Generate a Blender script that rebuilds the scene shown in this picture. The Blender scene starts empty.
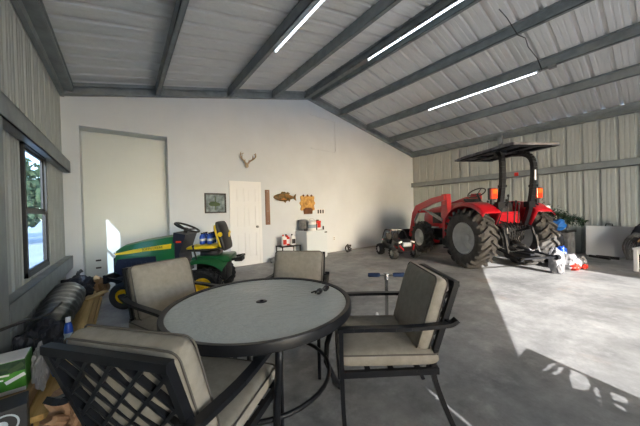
import bpy, bmesh, math, random
from mathutils import Vector, Matrix, noise
random.seed(7)
S = bpy.context.scene
COL = S.collection
PI = math.pi
V = Vector

# ------------------------------------------------------------------ camera, sky, sun, exposure
YAW, PITCH, ROLL, CAMZ = 0.648, -0.008, -0.027, 1.28
cam_d = bpy.data.cameras.new('camera')
cam = bpy.data.objects.new('camera', cam_d); COL.objects.link(cam)
cam_d.sensor_width = 36.0
cam_d.lens = 260.6 / 640 * 36.0
cam_d.clip_start = 0.05; cam_d.clip_end = 500
cam.matrix_world = (Matrix.Translation((0, 0, CAMZ)) @ Matrix.Rotation(-YAW, 4, 'Z')
                    @ Matrix.Rotation(PI/2 + PITCH, 4, 'X') @ Matrix.Rotation(ROLL, 4, 'Z'))
S.camera = cam
S.view_settings.view_transform = 'Standard'
S.view_settings.look = 'None'
S.view_settings.gamma = 1.0
S.view_settings.use_curve_mapping = False
S.view_settings.exposure = 0.0

SUN_H = V((0.287, 0.958, 0)).normalized()      # the way the sunlight travels over the floor
SUN_EL = math.atan(0.39)
world = bpy.data.worlds.new('World'); S.world = world
world.use_nodes = True
wn = world.node_tree.nodes; wl = world.node_tree.links
wn.clear()
w_out = wn.new('ShaderNodeOutputWorld'); w_bg = wn.new('ShaderNodeBackground'); w_sky = wn.new('ShaderNodeTexSky')
w_sky.sky_type = 'NISHITA'; w_sky.sun_disc = False
w_sky.sun_elevation = SUN_EL
w_sky.sun_rotation = math.atan2(-SUN_H.x, -SUN_H.y)
w_sky.air_density = 1.0; w_sky.dust_density = 1.0; w_sky.ozone_density = 1.2
w_bg.inputs['Strength'].default_value = 1.85
wl.new(w_sky.outputs[0], w_bg.inputs['Color']); wl.new(w_bg.outputs[0], w_out.inputs['Surface'])

sun_d = bpy.data.lights.new('sun', 'SUN'); sun = bpy.data.objects.new('sun', sun_d); COL.objects.link(sun)
sun_d.energy = 16.5; sun_d.angle = math.radians(0.12); sun_d.color = (1.0, 0.975, 0.945)
sun_dir = V((SUN_H.x*math.cos(SUN_EL), SUN_H.y*math.cos(SUN_EL), -math.sin(SUN_EL)))
sun.rotation_euler = sun_dir.to_track_quat('-Z', 'Y').to_euler()

# ------------------------------------------------------------------ materials
def mat(name, col, rough=0.6, metal=0.0, var=0.0, scale=8.0, bump=0.0, bscale=40.0, emit=None, trans=0.0,
        alpha=1.0, spec=0.5, col2=None, coat=0.0, stretch=None, detail=6, ior=1.45):
    m = bpy.data.materials.new(name); m.use_nodes = True
    nt = m.node_tree; n = nt.nodes; l = nt.links
    b = n['Principled BSDF']
    b.inputs['Base Color'].default_value = (*col, 1)
    b.inputs['Roughness'].default_value = rough
    b.inputs['Metallic'].default_value = metal
    b.inputs['Specular IOR Level'].default_value = spec
    b.inputs['Transmission Weight'].default_value = trans
    b.inputs['Alpha'].default_value = alpha
    b.inputs['IOR'].default_value = ior
    if coat: b.inputs['Coat Weight'].default_value = coat
    tc = n.new('ShaderNodeTexCoord'); mp = n.new('ShaderNodeMapping')
    l.new(tc.outputs['Object'], mp.inputs['Vector'])
    if stretch: mp.inputs['Scale'].default_value = stretch
    if var or col2:
        t = n.new('ShaderNodeTexNoise'); t.inputs['Scale'].default_value = scale; t.inputs['Detail'].default_value = detail
        t.inputs['Roughness'].default_value = 0.6
        l.new(mp.outputs[0], t.inputs['Vector'])
        r = n.new('ShaderNodeValToRGB')
        r.color_ramp.elements[0].position = 0.32; r.color_ramp.elements[1].position = 0.68
        c2 = col2 if col2 else tuple(min(1, c*(1+var)) for c in col)
        c1 = col if col2 else tuple(c*(1-var) for c in col)
        r.color_ramp.elements[0].color = (*c1, 1); r.color_ramp.elements[1].color = (*c2, 1)
        l.new(t.outputs['Fac'], r.inputs['Fac']); l.new(r.outputs[0], b.inputs['Base Color'])
    if bump:
        t2 = n.new('ShaderNodeTexNoise'); t2.inputs['Scale'].default_value = bscale; t2.inputs['Detail'].default_value = 4
        l.new(mp.outputs[0], t2.inputs['Vector'])
        bp = n.new('ShaderNodeBump'); bp.inputs['Strength'].default_value = bump; bp.inputs['Distance'].default_value = 0.01
        l.new(t2.outputs['Fac'], bp.inputs['Height']); l.new(bp.outputs[0], b.inputs['Normal'])
    if emit:
        b.inputs['Emission Color'].default_value = (*emit[0], 1); b.inputs['Emission Strength'].default_value = emit[1]
    return m

def thin_glass(name, tint):
    m = bpy.data.materials.new(name); m.use_nodes = True
    nt = m.node_tree; n = nt.nodes; l = nt.links; n.clear()
    o = n.new('ShaderNodeOutputMaterial'); t = n.new('ShaderNodeBsdfTransparent'); g = n.new('ShaderNodeBsdfGlossy'); x = n.new('ShaderNodeMixShader')
    t.inputs[0].default_value = (*tint, 1); g.inputs['Roughness'].default_value = .02; x.inputs[0].default_value = .06
    l.new(t.outputs[0], x.inputs[1]); l.new(g.outputs[0], x.inputs[2]); l.new(x.outputs[0], o.inputs['Surface'])
    return m
def concrete():
    m = bpy.data.materials.new('concrete'); m.use_nodes = True
    nt = m.node_tree; n = nt.nodes; l = nt.links; b = n['Principled BSDF']
    tc = n.new('ShaderNodeTexCoord')
    def nz(sc, det, ro=0.6):
        t = n.new('ShaderNodeTexNoise'); t.inputs['Scale'].default_value = sc; t.inputs['Detail'].default_value = det
        t.inputs['Roughness'].default_value = ro; l.new(tc.outputs['Object'], t.inputs['Vector']); return t
    a = nz(0.9, 8, 0.65); r = n.new('ShaderNodeValToRGB')
    e = r.color_ramp.elements
    e[0].position = .34; e[0].color = (.15, .152, .156, 1); e[1].position = .66; e[1].color = (.40, .40, .40, 1)
    x = e.new(.5); x.color = (.27, .27, .27, 1)
    l.new(a.outputs['Fac'], r.inputs['Fac'])
    # pale, worn smears
    a2 = nz(3.2, 10, .7); r2 = n.new('ShaderNodeValToRGB')
    r2.color_ramp.elements[0].position = .52; r2.color_ramp.elements[0].color = (0, 0, 0, 1)
    r2.color_ramp.elements[1].position = .72; r2.color_ramp.elements[1].color = (1, 1, 1, 1)
    l.new(a2.outputs['Fac'], r2.inputs['Fac'])
    mx = n.new('ShaderNodeMix'); mx.data_type = 'RGBA'
    mm = n.new('ShaderNodeMath'); mm.operation = 'MULTIPLY'; mm.inputs[1].default_value = .5
    l.new(r2.outputs[0], mm.inputs[0]); l.new(mm.outputs[0], mx.inputs[0])
    l.new(r.outputs[0], mx.inputs[6]); mx.inputs[7].default_value = (.50, .49, .485, 1)
    # brown stains
    a3 = nz(1.7, 5, .5); r3 = n.new('ShaderNodeValToRGB')
    r3.color_ramp.elements[0].position = .62; r3.color_ramp.elements[0].color = (0, 0, 0, 1)
    r3.color_ramp.elements[1].position = .74; r3.color_ramp.elements[1].color = (.4, .4, .4, 1)
    l.new(a3.outputs['Fac'], r3.inputs['Fac'])
    mx2 = n.new('ShaderNodeMix'); mx2.data_type = 'RGBA'
    l.new(r3.outputs[0], mx2.inputs[0]); l.new(mx.outputs[2], mx2.inputs[6]); mx2.inputs[7].default_value = (.36, .27, .21, 1)
    a4 = nz(9.0, 10, .75); r4 = n.new('ShaderNodeMapRange'); r4.inputs[1].default_value = .3; r4.inputs[2].default_value = .7
    r4.inputs[3].default_value = .80; r4.inputs[4].default_value = 1.16; l.new(a4.outputs['Fac'], r4.inputs[0])
    mx3 = n.new('ShaderNodeVectorMath'); mx3.operation = 'SCALE'
    l.new(mx2.outputs[2], mx3.inputs[0]); l.new(r4.outputs[0], mx3.inputs['Scale'])
    l.new(mx3.outputs[0], b.inputs['Base Color'])
    rr = n.new('ShaderNodeMapRange'); rr.inputs[3].default_value = .42; rr.inputs[4].default_value = .75
    l.new(a2.outputs['Fac'], rr.inputs[0]); l.new(rr.outputs[0], b.inputs['Roughness'])
    bt = nz(35, 6); bp = n.new('ShaderNodeBump'); bp.inputs['Strength'].default_value = .25; bp.inputs['Distance'].default_value = .01
    l.new(bt.outputs['Fac'], bp.inputs['Height']); l.new(bp.outputs[0], b.inputs['Normal'])
    return m

def wood(name, c1, c2, axis=1, sc=14, rough=.6):
    st = [sc, sc, sc]; st[axis] = 1.2
    return mat(name, c1, rough, col2=c2, scale=1.0, stretch=tuple(st), detail=4)

M = dict(
    concrete=concrete(),
    drywall=mat('drywall', (.64, .68, .735), .55, var=.04, scale=1.2, bump=.12, bscale=60),
    recess=mat('recess_drywall', (.62, .66, .66), .38, var=.03, scale=1.2, bump=.05, bscale=5),
    sheet=mat('wall_sheet', (.43, .45, .435), .42, var=.05, scale=2),
    roof=mat('roof_sheet', (.74, .74, .73), .36, var=.05, scale=2),
    steel=mat('frame_steel', (.24, .27, .28), .45, var=.18, scale=5),
    steel_light=mat('girt_steel', (.25, .275, .285), .45, var=.15, scale=4),
    white_paint=mat('white_paint', (.84, .85, .87), .4),
    black=mat('black_metal', (.008, .009, .012), .42, var=.2, scale=20, spec=.35),
    blackplastic=mat('black_plastic', (.02, .02, .022), .5),
    rubber=mat('rubber', (.035, .034, .034), .8, col2=(.085, .08, .075), scale=9, bump=.3, bscale=80),
    rubber2=mat('mower_rubber', (.02, .022, .025), .75, var=.3, bump=.2),
    rim=mat('rim_grey', (.62, .62, .61), .5, var=.15, scale=6),
    red=mat('tractor_red', (.48, .008, .018), .30, var=.08, coat=.3),
    redglow=mat('red_lens', (.85, .06, .02), .2, coat=.6),
    orange=mat('orange_lens', (.9, .18, .02), .2, coat=.6),
    green=mat('mower_green', (.010, .12, .035), .35, var=.06, coat=.2),
    yellow=mat('mower_yellow', (.78, .57, .02), .4, var=.05),
    beige=mat('beige_fabric', (.31, .285, .245), .9, var=.10, scale=25, bump=.35, bscale=350, spec=.2),
    piping=mat('piping_fabric', (.10, .09, .08), .8),
    glass=mat('table_glass', (.74, .80, .78), .12, trans=.45, bump=.6, bscale=32, stretch=(1.3, .6, 1), ior=1.5),
    pane=thin_glass('window_glass', (.52, .58, .64)),
    led=mat('led_tube', (1, 1, 1), .3, emit=((.80, .90, 1.0), 8.0)),
    grey=mat('grey_metal', (.30, .30, .30), .4, metal=.5, var=.1),
    chrome=mat('chrome', (.6, .6, .6), .2, metal=1.0),
    lumber=wood('lumber', (.55, .35, .11), (.78, .55, .23), 1, 30),
    lumber_dark=wood('lumber_dark', (.34, .20, .06), (.55, .36, .13), 1, 30),
    plank=wood('plank', (.16, .08, .055), (.34, .20, .14), 2, 22),
    bone=mat('antler_bone', (.20, .13, .08), .6, col2=(.50, .40, .28), scale=9),
    fish=mat('fish_skin', (.035, .05, .02), .4, col2=(.32, .15, .04), scale=12),
    fish_belly=mat('fish_belly', (.62, .24, .06), .4, var=.2),
    carved=mat('carved_wood', (.42, .20, .05), .45, col2=(.72, .43, .13), scale=11),
    carved_dark=mat('carved_dark', (.13, .05, .02), .5, var=.3),
    picture=mat('picture_art', (.03, .05, .06), .35, col2=(.20, .28, .30), scale=9),
    fridge=mat('fridge_enamel', (.60, .66, .72), .35),
    white=mat('white_plastic', (.75, .75, .76), .4),
    blue=mat('blue_plastic', (.012, .07, .42), .35),
    sky_blue=mat('bright_blue', (.01, .10, .36), .5, var=.2),
    navy=mat('navy_grip', (.015, .035, .10), .7),
    darknavy=mat('dark_panel', (.010, .013, .028), .45),
    darkcloth=mat('dark_cloth', (.02, .022, .03), .85, var=.4, scale=6),
    purple=mat('purple_cloth', (.05, .015, .09), .85),
    tarp=mat('plastic_wrap', (.03, .03, .03), .28, var=.35, scale=6, bump=.8, bscale=10, coat=.3),
    kraft=mat('kraft_paper', (.33, .20, .12), .8, var=.22, scale=14, bump=.2),
    card=mat('cardboard', (.30, .19, .10), .8, var=.15),
    bagwhite=mat('white_bag', (.22, .22, .235), .45, var=.12, scale=7),
    bagred=mat('red_bag', (.65, .035, .02), .45, var=.2),
    lgreen=mat('label_green', (.03, .17, .02), .4, col2=(.10, .36, .04), scale=7),
    dgreen=mat('needle_green', (.012, .035, .018), .8, col2=(.03, .075, .04), scale=20),
    leaf=mat('leaf_green', (.03, .06, .025), .8, col2=(.08, .12, .06), scale=4),
    bark=mat('bark', (.12, .08, .05), .9, var=.3),
    dirt=mat('pale_gravel', (.44, .45, .46), .9, col2=(.56, .565, .57), scale=.6),
    cloth=mat('grey_rag', (.16, .16, .17), .9, var=.4, scale=8),
    lightblue=mat('pale_blue_box', (.28, .36, .44), .5),
    dial=mat('silver_print', (.45, .5, .55), .4),
    orangecap=mat('orange_label', (.75, .22, .06), .5),
    dark_glass=mat('dark_glass', (.01, .01, .012), .1),
)

# ------------------------------------------------------------------ mesh helpers
class MB:
    def __init__(self): self.bm = bmesh.new(); self.X = Matrix.Identity(4)
    def _v(self, p): return self.bm.verts.new(self.X @ V(p))
    def face(self, vs):
        try: return self.bm.faces.new(vs)
        except ValueError: return None
    def box(self, c, s, rot=None, bev=0.0, taper=None):
        T = Matrix.Translation(c)
        if rot: T = T @ Matrix.Rotation(rot[2], 4, 'Z') @ Matrix.Rotation(rot[1], 4, 'Y') @ Matrix.Rotation(rot[0], 4, 'X')
        vs = []
        for dz in (-.5, .5):
            for dy in (-.5, .5):
                for dx in (-.5, .5):
                    k = taper if (taper and dz > 0) else 1
                    vs.append(self.bm.verts.new(self.X @ T @ V((dx*s[0]*k, dy*s[1]*k, dz*s[2]))))
        fs = [self.face([vs[i] for i in q]) for q in ((0, 2, 3, 1), (4, 5, 7, 6), (0, 1, 5, 4), (2, 6, 7, 3), (0, 4, 6, 2), (1, 3, 7, 5))]
        if bev:
            es = list({e for f in fs for e in f.edges})
            bmesh.ops.bevel(self.bm, geom=es, offset=bev, segments=2, profile=.5, affect='EDGES')
        return self
    def bar(self, a, b, w, h=None, up=(0, 0, 1)):       # rectangular bar from a to b
        a = V(a); b = V(b); d = b-a; L = d.length
        if L < 1e-6: return self
        d.normalize(); u = V(up)
        if abs(d.dot(u)) > .98: u = V((1, 0, 0)) if abs(d.x) < .9 else V((0, 1, 0))
        sx = d.cross(u).normalized(); sz = sx.cross(d).normalized(); h = h or w
        ring = []
        for p in (a, b):
            ring.append([self._v(p + sx*w*i/2 + sz*h*j/2) for i, j in ((-1, -1), (1, -1), (1, 1), (-1, 1))])
        self.face(ring[0][::-1]); self.face(ring[1])
        for k in range(4): self.face([ring[0][k], ring[0][(k+1) % 4], ring[1][(k+1) % 4], ring[1][k]])
        return self
    def tube(self, pts, r, n=8, cap=True, closed=False, flat=None):
        pts = [V(p) for p in pts]; rings = []; m = len(pts)
        prev = None
        for i, p in enumerate(pts):
            if closed: t = pts[(i+1) % m]-pts[i-1]
            else: t = pts[min(i+1, m-1)]-pts[max(i-1, 0)]
            t.normalize()
            if prev is None:
                u = V((0, 0, 1)) if abs(t.z) < .9 else V((1, 0, 0))
                sx = t.cross(u).normalized()
            else:
                sx = (prev - t*prev.dot(t)).normalized()
            prev = sx; sy = t.cross(sx)
            rr = r[i] if isinstance(r, (list, tuple)) else r
            a, bq = (rr, rr) if flat is None else (rr, rr*flat)
            rings.append([self._v(p + sx*math.cos(2*PI*k/n)*a + sy*math.sin(2*PI*k/n)*bq) for k in range(n)])
        R = list(zip(rings, rings[1:]))
        if closed: R.append((rings[-1], rings[0]))
        for A, B in R:
            for k in range(n): self.face([A[k], A[(k+1) % n], B[(k+1) % n], B[k]])
        if cap and not closed: self.face(rings[0][::-1]); self.face(rings[-1])
        return self
    def cyl(self, a, b, r, r2=None, n=16): return self.tube([a, b], [r, r if r2 is None else r2], n)
    def lathe(self, prof, n=32, axis='Z', o=(0, 0, 0), closed=False):
        o = V(o); rings = []
        def P(r, h, a):
            if axis == 'Z': return o+V((r*math.cos(a), r*math.sin(a), h))
            if axis == 'X': return o+V((h, r*math.cos(a), r*math.sin(a)))
            return o+V((r*math.cos(a), h, r*math.sin(a)))
        for r, h in prof:
            rings.append([self._v(P(max(r, 1e-4), h, 2*PI*k/n)) for k in range(n)])
        R = list(zip(rings, rings[1:]))
        if closed: R.append((rings[-1], rings[0]))
        for A, B in R:
            for k in range(n): self.face([A[k], A[(k+1) % n], B[(k+1) % n], B[k]])
        return self
    def prism(self, poly, t0, t1, plane='XZ'):           # extruded outline; plane gives the outline's axes
        def P(a, b, t):
            return {'XZ': (a, t, b), 'YZ': (t, a, b), 'XY': (a, b, t)}[plane]
        A = [self._v(P(a, b, t0)) for a, b in poly]; B = [self._v(P(a, b, t1)) for a, b in poly]
        self.face(A[::-1]); self.face(B)
        k = len(poly)
        for i in range(k): self.face([A[i], A[(i+1) % k], B[(i+1) % k], B[i]])
        return self
    def cushion(self, c, s, rot=None, e=5.0, nu=14, dome=.25, seed=0, lump=.0):
        T = Matrix.Translation(c)
        if rot: T = T @ Matrix.Rotation(rot[2], 4, 'Z') @ Matrix.Rotation(rot[1], 4, 'Y') @ Matrix.Rotation(rot[0], 4, 'X')
        top = {}; 
        for side in (1, -1):
            for i in range(nu+1):
                for j in range(nu+1):
                    x = -1+2*i/nu; y = -1+2*j/nu
                    x = math.copysign(1-(1-abs(x))**2.2, x); y = math.copysign(1-(1-abs(y))**2.2, y)
                    edge = max(abs(x), abs(y))
                    if side == -1 and (i in (0, nu) or j in (0, nu)): top[(side, i, j)] = top[(1, i, j)]; continue
                    q = (1-abs(x)**e)*(1-abs(y)**e)
                    cx = x*(1-.035*abs(y)**e); cy = y*(1-.035*abs(x)**e)
                    z = side*(q**.38)*(1-dome+dome*(1-x*x)*(1-y*y))
                    z += lump*noise.noise(V((x*2.1+seed, y*2.1, side)))*q**.5
                    top[(side, i, j)] = self.bm.verts.new(self.X @ T @ V((cx*s[0]/2, cy*s[1]/2, z*s[2]/2)))
            for i in range(nu):
                for j in range(nu):
                    q4 = [top[(side, i, j)], top[(side, i+1, j)], top[(side, i+1, j+1)], top[(side, i, j+1)]]
                    self.face(q4 if side == 1 else q4[::-1])
        return self
    def blob(self, c, s, sub=3, amp=.25, fr=1.6, seed=0, rot=0, flatten=0.0):
        r = bmesh.ops.create_icosphere(self.bm, subdivisions=sub, radius=1.0)
        T = self.X @ Matrix.Translation(c) @ Matrix.Rotation(rot, 4, 'Z')
        for v in r['verts']:
            d = v.co.copy()
            k = 1+amp*noise.noise(d*fr+V((seed*3.1, seed, 0)))+amp*.5*noise.noise(d*fr*2.7+V((0, seed*1.7, 0)))
            d = d*k
            if flatten: d = V([math.copysign(abs(q)**(1-flatten), q) for q in d])
            v.co = T @ V((d.x*s[0]/2, d.y*s[1]/2, max(d.z, -.98)*s[2]/2))
        return self
    def build(self, name, m, parent=None, smooth=False, auto=None):
        bmesh.ops.recalc_face_normals(self.bm, faces=self.bm.faces)
        me = bpy.data.meshes.new(name)
        self.bm.to_mesh(me); self.bm.free()
        for mm in (m if isinstance(m, (list, tuple)) else [m]): me.materials.append(M[mm] if isinstance(mm, str) else mm)
        if smooth:
            for p in me.polygons: p.use_smooth = True
            if auto is not None:
                try: me.set_sharp_from_angle(angle=auto)
                except Exception: pass
        o = bpy.data.objects.new(name, me); COL.objects.link(o)
        if parent: o.parent = parent
        return o
SM = math.radians(40)
def tag(o, label=None, cat=None, group=None, kind=None):
    if label: o['label'] = label
    if cat: o['category'] = cat
    if group: o['group'] = group
    if kind: o['kind'] = kind
    return o
def thing(name, loc, rz, label, cat, group=None):
    o = bpy.data.objects.new(name, None); COL.objects.link(o); o.empty_display_size = .1
    o.location = loc; o.rotation_euler = (0, 0, rz)
    return tag(o, label, cat, group)
def struct(name, mb, m, parent=None, **k):
    o = mb.build(name, m, parent, **k)
    if not parent: o['kind'] = 'structure'
    return o
def face_rz(vx, vy): return math.atan2(-vx, vy)           # turns local +Y towards (vx, vy)
def arc(c, r, a0, a1, n, plane='XZ', t=0):
    out = []
    for i in range(n+1):
        a = a0+(a1-a0)*i/n; p, q = c[0]+r*math.cos(a), c[1]+r*math.sin(a)
        out.append({'XZ': (p, t, q), 'YZ': (t, p, q), 'XY': (p, q, t)}[plane])
    return out
def text(body, size, loc, rot, m, parent, name, depth=.001, sx=1.0):
    cu = bpy.data.curves.new(name, 'FONT'); cu.body = body; cu.size = size; cu.extrude = depth
    cu.align_x = 'CENTER'; cu.align_y = 'CENTER'
    t = bpy.data.objects.new(name, cu); COL.objects.link(t)
    me = bpy.data.meshes.new_from_object(t.evaluated_get(bpy.context.evaluated_depsgraph_get()))
    bpy.data.objects.remove(t); me.materials.clear(); me.materials.append(M[m])
    o = bpy.data.objects.new(name, me); COL.objects.link(o); o.parent = parent
    o.location = loc; o.rotation_euler = rot; o.scale = (sx, 1, 1)
    return o

# ------------------------------------------------------------------ building shell
XL, XR, YB, YF = -0.80, 9.50, 6.19, -7.92
XM = 4.35
ZE, PITCHR = 3.36, 0.2225
def zb(x): return ZE + PITCHR*((x-(-.775)) if x < XM else (9.47-x))     # underside of purlins
PD = .20                                                                # purlin depth

f_ = MB(); f_.box(((XL+XR)/2, (7.2+YF)/2, -.075), (XR-XL+.3, 7.2-YF, .15)); struct('floor', f_, 'concrete')
g_ = MB(); g_.box((0, 0, -.2), (400, 400, .1)); struct('ground', g_, 'dirt')

def sheet(mb, p0, du, dv, n, out, rib=.045, pitch=.305, start=0.0):
    """ribbed steel sheet: length n along du, ribs running along dv, ribs pushed towards out"""
    p0, du, dv, out = V(p0), V(du), V(dv), V(out)
    prof = []; s = 0.0
    L = n; k0 = math.floor(start/pitch)
    k = k0
    def add(a, h):
        if a < start: a = start
        if a > start+L: a = start+L
        prof.append((a-start, h))
    add(start, 0)
    while k*pitch < start+L:
        b = k*pitch
        for a, h in ((.01, 0), (.028, rib), (.072, rib), (.09, 0), (.145, 0), (.152, .006), (.172, .006), (.18, 0), (.225, 0), (.232, .006), (.252, .006), (.26, 0)):
            if start <= b+a <= start+L: prof.append((b+a-start, h))
        k += 1
    prof.append((L, 0))
    A = [mb._v(p0+du*a+out*h) for a, h in prof]; B = [mb._v(p0+du*a+out*h+dv) for a, h in prof]
    for i in range(len(prof)-1):
        if prof[i+1][0]-prof[i][0] < 1e-5: continue
        mb.face([A[i], A[i+1], B[i+1], B[i]])

zs = ZE+PD+.0
# left wall with window opening; unseen gap added to let a sun streak in
WY0, WY1, WZ0, WZ1 = 3.90, 4.83, .70, 2.06
SL0, SL1 = -7.31, -7.25
m = MB()
def lseg(y0, y1, z0, z1): sheet(m, (XL, y0, z0), (0, 1, 0), (0, 0, z1-z0), y1-y0, (-1, 0, 0), start=y0+20, rib=.03)
lseg(YF, SL0, 0, zs); lseg(SL0, SL1, 3.53, zs); lseg(SL1, WY0, 0, zs); lseg(WY0, WY1, 0, WZ0); lseg(WY0, WY1, WZ1, zs); lseg(WY1, YB+.02, 0, zs)
struct('wall_left', m, 'sheet')
m = MB(); sheet(m, (XR, YF, 0), (0, 1, 0), (0, 0, zs), YB-YF+.02, (1, 0, 0), rib=.028); struct('wall_right', m, 'sheet')
# roof
m = MB()
zr = zb(XM)+PD
sheet(m, (XL-.05, YF-.1, zb(XL)+PD), (0, 1, 0), (XM-XL+.05, 0, zr-(zb(XL)+PD)), YB-YF+.3, (0, 0, 1))
sheet(m, (XM, YF-.1, zr), (0, 1, 0), (XR+.05-XM, 0, (zb(XR)+PD)-zr), YB-YF+.3, (0, 0, 1))
struct('ceiling', m, 'roof')
# back wall: drywall with a door-high recess at its left
RX0, RX1, RZ, RY = -.575, .775, 2.895, 6.53
m = MB()
m.prism([(XL, 0), (RX0, 0), (RX0, zb(RX0)+PD), (XL, zb(XL)+PD)], YB, YB+.1)
m.prism([(RX0, RZ), (RX1, RZ), (RX1, zb(RX1)+PD), (RX0, zb(RX0)+PD)], YB, YB+.1)
m.prism([(RX1, 0), (XR, 0), (XR, zb(XR)+PD), (XM, zr), (RX1, zb(RX1)+PD)], YB, YB+.1)
wall_back = struct('wall_back', m, 'drywall')
m = MB()
m.box((RX0-.05, (YB+.1+RY)/2, RZ/2), (.1, RY-YB-.1, RZ)); m.box((RX1+.05, (YB+.1+RY)/2, RZ/2), (.1, RY-YB-.1, RZ))
m.box(((RX0+RX1)/2, RY+.05, RZ/2), (RX1-RX0+.2, .1, RZ+.1)); m.box(((RX0+RX1)/2, (YB+.1+RY)/2, RZ+.05), (RX1-RX0+.2, RY-YB-.1, .1))
struct('wall_recess', m, 'recess')
# front gable wall far behind the camera: open from x=0 to the ridge post
JX0, JX1 = -.04, 4.40
m = MB()
m.prism([(XL, 0), (JX0, 0), (JX0, zb(JX0)+PD), (XL, zb(XL)+PD)], YF-.05, YF)
m.prism([(JX1, 0), (XR, 0), (XR, zb(XR)+PD), (JX1, zb(JX1)+PD)], YF-.05, YF)
struct('wall_front', m, 'sheet')

# frame: purlins, rafters, eave struts, girts, columns
def channel(mb, x, y0, y1, w=.075, d=PD, slope=0.0, lipdir=1):
    z = zb(x)
    t = .012
    for (cx, cz, sx, sz) in ((-lipdir*(w/2-t/2), d/2, t, d), (0, t/2, w, t), (0, d-t/2, w, t), (lipdir*(w/2-t/2), .025, t, .05)):
        mb.box((x+cx, (y0+y1)/2, z+cz), (sx, y1-y0, sz))
for i, x in enumerate((.62, 2.06, 3.22, 5.52, 6.72, 7.90)):
    m = MB(); channel(m, x, YF+.02, YB-.08, lipdir=1 if x < XM else -1); struct('trim_%d' % (i+1), m, 'steel')
m = MB(); channel(m, XM-.13, YF+.02, YB-.08, lipdir=-1); channel(m, XM+.13, YF+.02, YB-.08, lipdir=1)
m.box((XM, (YF+YB)/2, zb(XM)+.06), (.14, YB-YF-.1, .012)); struct('trim_7', m, 'steel')
m = MB()
m.box((XL+.09, (-7.22+YB)/2, ZE+.1), (.16, YB+7.22, .012)); m.box((XL+.03, (-7.22+YB)/2, ZE+.1), (.05, YB+7.22, .22))
m.box((XL+.10, (-7.22+YB)/2, ZE+.19), (.18, YB+7.22, .012)); m.box((XL+.165, (-7.22+YB)/2, ZE+.16), (.012, YB+7.22, .07)); struct('trim_8', m, 'steel')
m = MB()
m.box((XR-.03, (YF+YB)/2, ZE+.1), (.06, YB-YF, .22)); m.box((XR-.09, (YF+YB)/2, ZE+.19), (.16, YB-YF, .012)); m.box((XR-.16, (YF+YB)/2, ZE+.15), (.012, YB-YF, .07))
m.box((XR-.07, (YF+YB)/2, ZE), (.14, YB-YF, .012)); struct('trim_9', m, 'steel')
m = MB()
for (xa, xb_) in ((XL, XM), (XM, XR)):
    for yy, sx, dz, hh in ((YB-.05, .10, .19, .02), (YB-.012, .024, .1, .2), (YB-.05, .10, .005, .014), (YB-.098, .014, .165, .06)):
        m.bar((xa, yy, zb(xa)+dz), (xb_, yy, zb(xb_)+dz), sx, hh)
struct('trim_10', m, 'steel')
m = MB()
for (xa, xb_) in ((XL, XM), (XM, XR)): m.bar((xa, YF+.02, zb(xa)+PD/2), (xb_, YF+.02, zb(xb_)+PD/2), .08, PD)
struct('trim_17', m, 'steel')
# girts
def girt(name, side, z, h=.2, y0=YF+.02, y1=YB-.0, d=.13, mt='steel_light'):
    m = MB(); x = XL if side < 0 else XR; s = -side
    m.box((x+s*d/2, (y0+y1)/2, z-h/2+.006), (d, y1-y0, .012)); m.box((x+s*d/2, (y0+y1)/2, z+h/2-.006), (d, y1-y0, .012))
    m.box((x+s*(d-.006), (y0+y1)/2, z), (.012, y1-y0, h)); struct(name, m, mt)
girt('trim_11', -1, 2.15, .19, y0=-7.0, d=.10, mt='steel'); girt('trim_12', -1, .52, .21, y0=3.03, d=.095, mt='steel'); girt('trim_13', 1, 2.22, .17)
m = MB(); m.box((XL+.046, 2.90, zs/2-.02), (.092, .24, zs-.06)); struct('trim_14', m, 'steel_light')
# a small bolted post end above the right eave, and the clip on the purlin
m = MB(); m.box((XR-.10, 3.05, ZE-.02), (.10, .12, .3)); struct('trim_15', m, 'steel')
# framed attic hatch on the back wall
m = MB()
for a, b in (((4.42, 4.10), (5.36, 4.06)), ((5.36, 4.06), (5.36, 3.10)), ((5.36, 3.10), (4.42, 3.12))):
    m.bar((a[0], YB-.008, a[1]), (b[0], YB-.008, b[1]), .03, .016, up=(0, 1, 0))
struct('trim_16', m, 'drywall')
for i, (x0, x1) in enumerate(((RX1+.02, 2.0), (2.84, XR-.05))):
    pass

# window
win = bpy.data.objects.new('window_1', None); COL.objects.link(win); win['kind'] = 'structure'; win.location = (XL, (WY0+WY1)/2, WZ0)
m = MB(); hw = (WY1-WY0)/2; H = WZ1-WZ0
for y in (-hw+.0, hw-.0): m.box((.0, y, H/2), (.05, .045, H+.04))
for z in (0, H): m.box((.0, 0, z), (.05, 2*hw+.045, .045))
m.build('window_frame', 'black', win)
m = MB(); w2 = hw-.04
for z0, z1, xo in ((.02, H*.49, .005), (H*.49, H-.02, -.012)):
    for y in (-w2, w2): m.box((xo, y, (z0+z1)/2), (.02, .035, z1-z0))
    for z in (z0+.015, z1-.015): m.box((xo, 0, z), (.02, 2*w2, .035))
m.build('sash', 'black', win)
for nm, z0, z1, xo in (('pane', .04, H*.48, .005), ('pane', H*.5, H-.04, -.012)):
    m = MB(); m.box((xo, 0, (z0+z1)/2), (.004, 2*w2, z1-z0)); m.build(nm, 'pane', win)

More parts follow.
